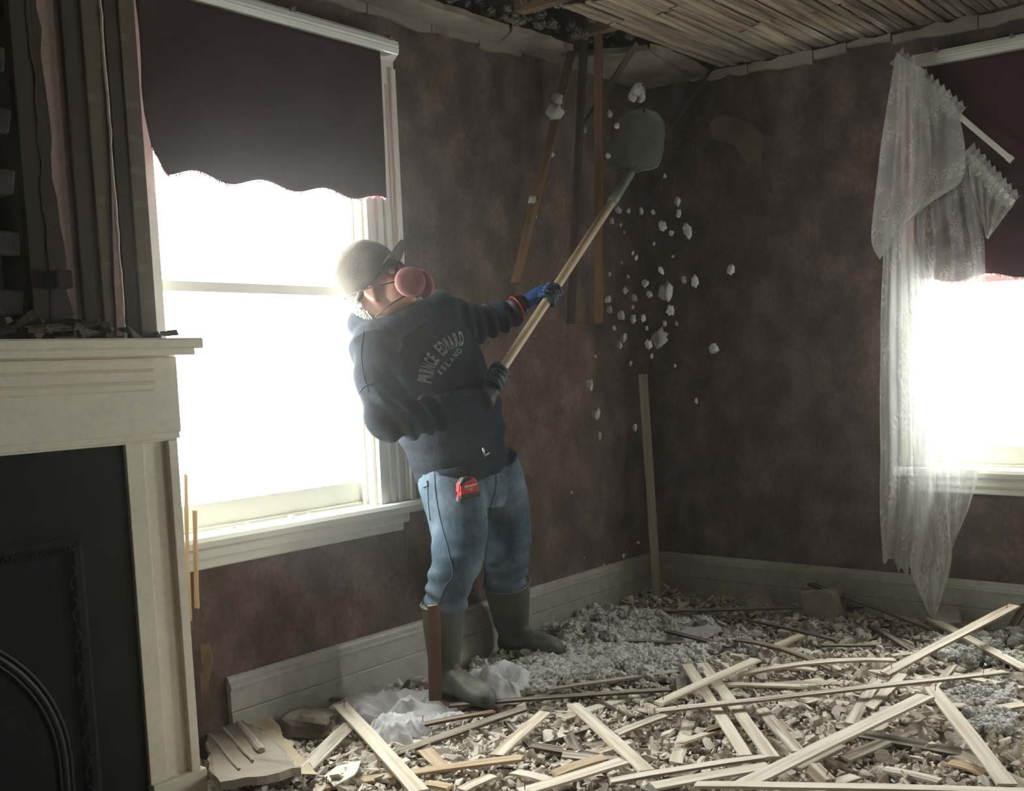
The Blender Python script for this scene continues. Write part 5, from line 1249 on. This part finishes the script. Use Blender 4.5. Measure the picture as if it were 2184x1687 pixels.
sheet('long_panel', [(1935, 480), (1945, 700), (1950, 950), (1958, 1150), (1950, 1225), (1988, 1310)], [(1990, 600), (2008, 820), (2018, 980), (2028, 1120), (2032, 1200), (2000, 1312)], 1.9, .018, 4.47, 4, m_lace2, lc, ny=110, org=oc)
sheet('hem_flare', [(2008, 985), (2014, 1040), (2022, 1100), (2028, 1150)], [(2090, 1000), (2082, 1040), (2062, 1100), (2032, 1170)], 2, .012, 4.50, 5, m_lace2, lc, ny=40, org=oc)
sheet('upper_panel', [(1985, 408), (1988, 470), (1992, 540), (1996, 608)], [(2066, 322), (2082, 400), (2100, 500), (2106, 602)], 2.4, .016, 4.50, 6, m_lace2, lc, ny=60, org=oc, gather=.3)
sheet('upper_panel', [(2066, 322), (2074, 400), (2096, 470), (2104, 505)], [(2166, 434), (2150, 455), (2128, 485), (2108, 510)], 4.0, .012, 4.47, 7, m_lace, lc, ny=40, org=oc, gather=.2)
# gathered headings bunched on the rods
def ruffle(name, p0, p1, w_, n, seed):
    V = []; UV = []; nx = n*16; rgx = random.Random(seed)
    for j in range(7):
        for i in range(nx+1):
            s = i/nx; c = np.asarray(p0)*(1-s)+np.asarray(p1)*s; ph = s*n*2*math.pi+1.5*mnoise.noise(Vector((s*9, seed, 0)))
            e = (j/6-.5)*2; up2 = unit(np.cross(unit(np.asarray(p1)-np.asarray(p0)), (1, 0, 0))); up2 = up2*np.sign(up2[2])
            V.append(c+up2*(e*w_*(1+.25*math.sin(ph+1)*max(0, e)))+np.array([-.010*(1+math.sin(ph))*(.35+.65*abs(e))-.006, .004*math.cos(ph), 0])-oc); UV.append((s*.8, j*.02))
    F = [(j*(nx+1)+i, j*(nx+1)+i+1, (j+1)*(nx+1)+i+1, (j+1)*(nx+1)+i) for j in range(6) for i in range(nx)]
    o = mesh(name, V, F, m_lace, lc, True); ul = o.data.uv_layers.new(name='uv'); idx = np.empty(len(o.data.loops), int); o.data.loops.foreach_get('vertex_index', idx); ul.data.foreach_set('uv', np.array(UV)[idx].ravel())
ruffle('ruffled_heading', onX(1914, 122, 4.47), onX(2052, 246, 4.45), .035, 11, 1)
ruffle('ruffled_heading', onX(2064, 322, 4.47), onX(2164, 434, 4.45), .035, 9, 2)
for (a, b, lab) in (((1925, 145), (2158, 342), 'fallen white curtain rod slanting out of the lace valance'), ((2060, 322), (2160, 432), 'lower fallen curtain rod inside the gathered lace heading')):
    p0 = onX(*a, 4.475); p1 = onX(*b, 4.44); w = unit(p1-p0); r = empty('curtain_rod', p0); tag(r, lab, 'curtain rod')
    u = unit(np.cross(w, (1, 0, 0))); ln = np.linalg.norm(p1-p0)
    bevel(MB().extrude([(-.011, -.003), (-.011, .003), (.011, .003), (.011, -.003)], (0, 0, 0), u, np.cross(w, u), w, ln).build('rail', m_metalwhite, r), .0015)
    MB().extrude([(-.0125, -.0045), (-.0125, .0045), (.0125, .0045), (.0125, -.0045)], w*(ln-.02), u, np.cross(w, u), w, .022).build('end_cap', m_metalwhite, r)
# ------------------------------------------------------------------ dust hanging in the air of the room
HAZE = 0.0035
m_haze = bpy.data.materials.new('dust_haze'); m_haze.use_nodes = True; nt = m_haze.node_tree; nt.nodes.remove(nt.nodes['Principled BSDF'])
vs = nt.nodes.new('ShaderNodeVolumeScatter'); vs.inputs['Density'].default_value = HAZE; vs.inputs['Anisotropy'].default_value = 0.55; vs.inputs['Color'].default_value = (1.0, 0.98, 0.95, 1)
nt.links.new(vs.outputs[0], nt.nodes['Material Output'].inputs['Volume'])
hz = MB().box(XL+.01, XB-.002, YF+.01, YA-.002, 0.002, ZC+.3).build('dust_haze', m_haze)
tag(hz, 'thin dusty haze hanging in the air of the whole room', 'haze', kind='stuff')

pm_ = m_haze.copy(); pm_.name = 'dust_cloud'; pm_.node_tree.nodes['Volume Scatter'].inputs['Density'].default_value = 0.027
pf = MB(); pf.ellipsoid((2.28, 2.62, 1.42), ((.78, 0, 0), (0, .36, 0), (0, 0, .86)), 32, 20)
tag(pf.build('dust_cloud', pm_, None, True), 'cloud of bright plaster dust drifting before the window and the person', 'dust cloud', kind='stuff')

# ------------------------------------------------------------------ a label of its own for every loose lath
LM = [('the wide pale board', 1775, 1580), ('the whitish lath', 1300, 1575), ('the two parallel laths', 1540, 1500), ('the steep pale lath', 810, 1595), ('the plaster slab', 545, 1600),
      ('the front boot', 960, 1480), ('the back boot', 1130, 1390), ('the sheer fabric heap', 1065, 1435), ('the upright corner lath', 1400, 1290), ('the propped tan lath', 2030, 1365), ('the corner pale lath', 2070, 1570),
      ('the lace curtain hem', 1990, 1310), ('the white painted flake', 730, 1650), ('the bent pale lath', 1745, 1425), ('the loose insulation', 1320, 1410), ('the upright plaster piece', 1832, 1268), ('the wood block', 1752, 1655), ('the long narrow grey lath', 1900, 1460), ('the leaning dark lath', 1870, 1300), ('the right wall', 1650, 1260)]
seen = {o['label'] for o in bpy.data.objects if 'label' in o and o.get('group') != 'laths scattered on the rubble'}
for o in [o for o in bpy.data.objects if o.get('group') == 'laths scattered on the rubble' and o.parent is None]:
    vs = [v.co for v in o.data.vertices]; L_ = max(v.x for v in vs); w = o.data.materials[0].name.split('_')[0]
    a = proj(o.matrix_world @ Vector((0, 0, 0))); b = proj(o.matrix_world @ Vector((L_, 0, 0))); c = ((a[0]+b[0])/2, (a[1]+b[1])/2)
    if a[0] > b[0]: a, b = b, a
    sl = (b[1]-a[1])/max(1, b[0]-a[0]); ori = 'level' if abs(sl) < .12 else ('steep' if abs(sl) > 1 else ('right-rising' if sl < 0 else 'right-falling'))
    w = {'fresh': 'yellowish'}.get(w, w); ln = 'stub of' if L_ < .2 else ('short' if L_ < .36 else 'long')
    ds = sorted(LM, key=lambda q: (q[1]-c[0])**2+((q[2]-c[1])*1.6)**2); done = False
    for q in ds[:7]:
        dx, dy = c[0]-q[1], c[1]-q[2]
        rel = ('right of' if dx > 0 else 'left of') if abs(dx) > abs(dy)*1.3 else ('in front of' if dy > 0 else 'behind')
        for extra in ('', ' half buried in rubble'):
            lab = ((ori+' '+w+' lath stub') if ln == 'stub of' else (ln+' '+ori+' '+w+' lath'))+extra+' '+rel+' '+q[0]
            if lab not in seen and (not extra or o.location.z < .09): done = True; break
        if done: break
    o['label'] = lab; seen.add(lab)
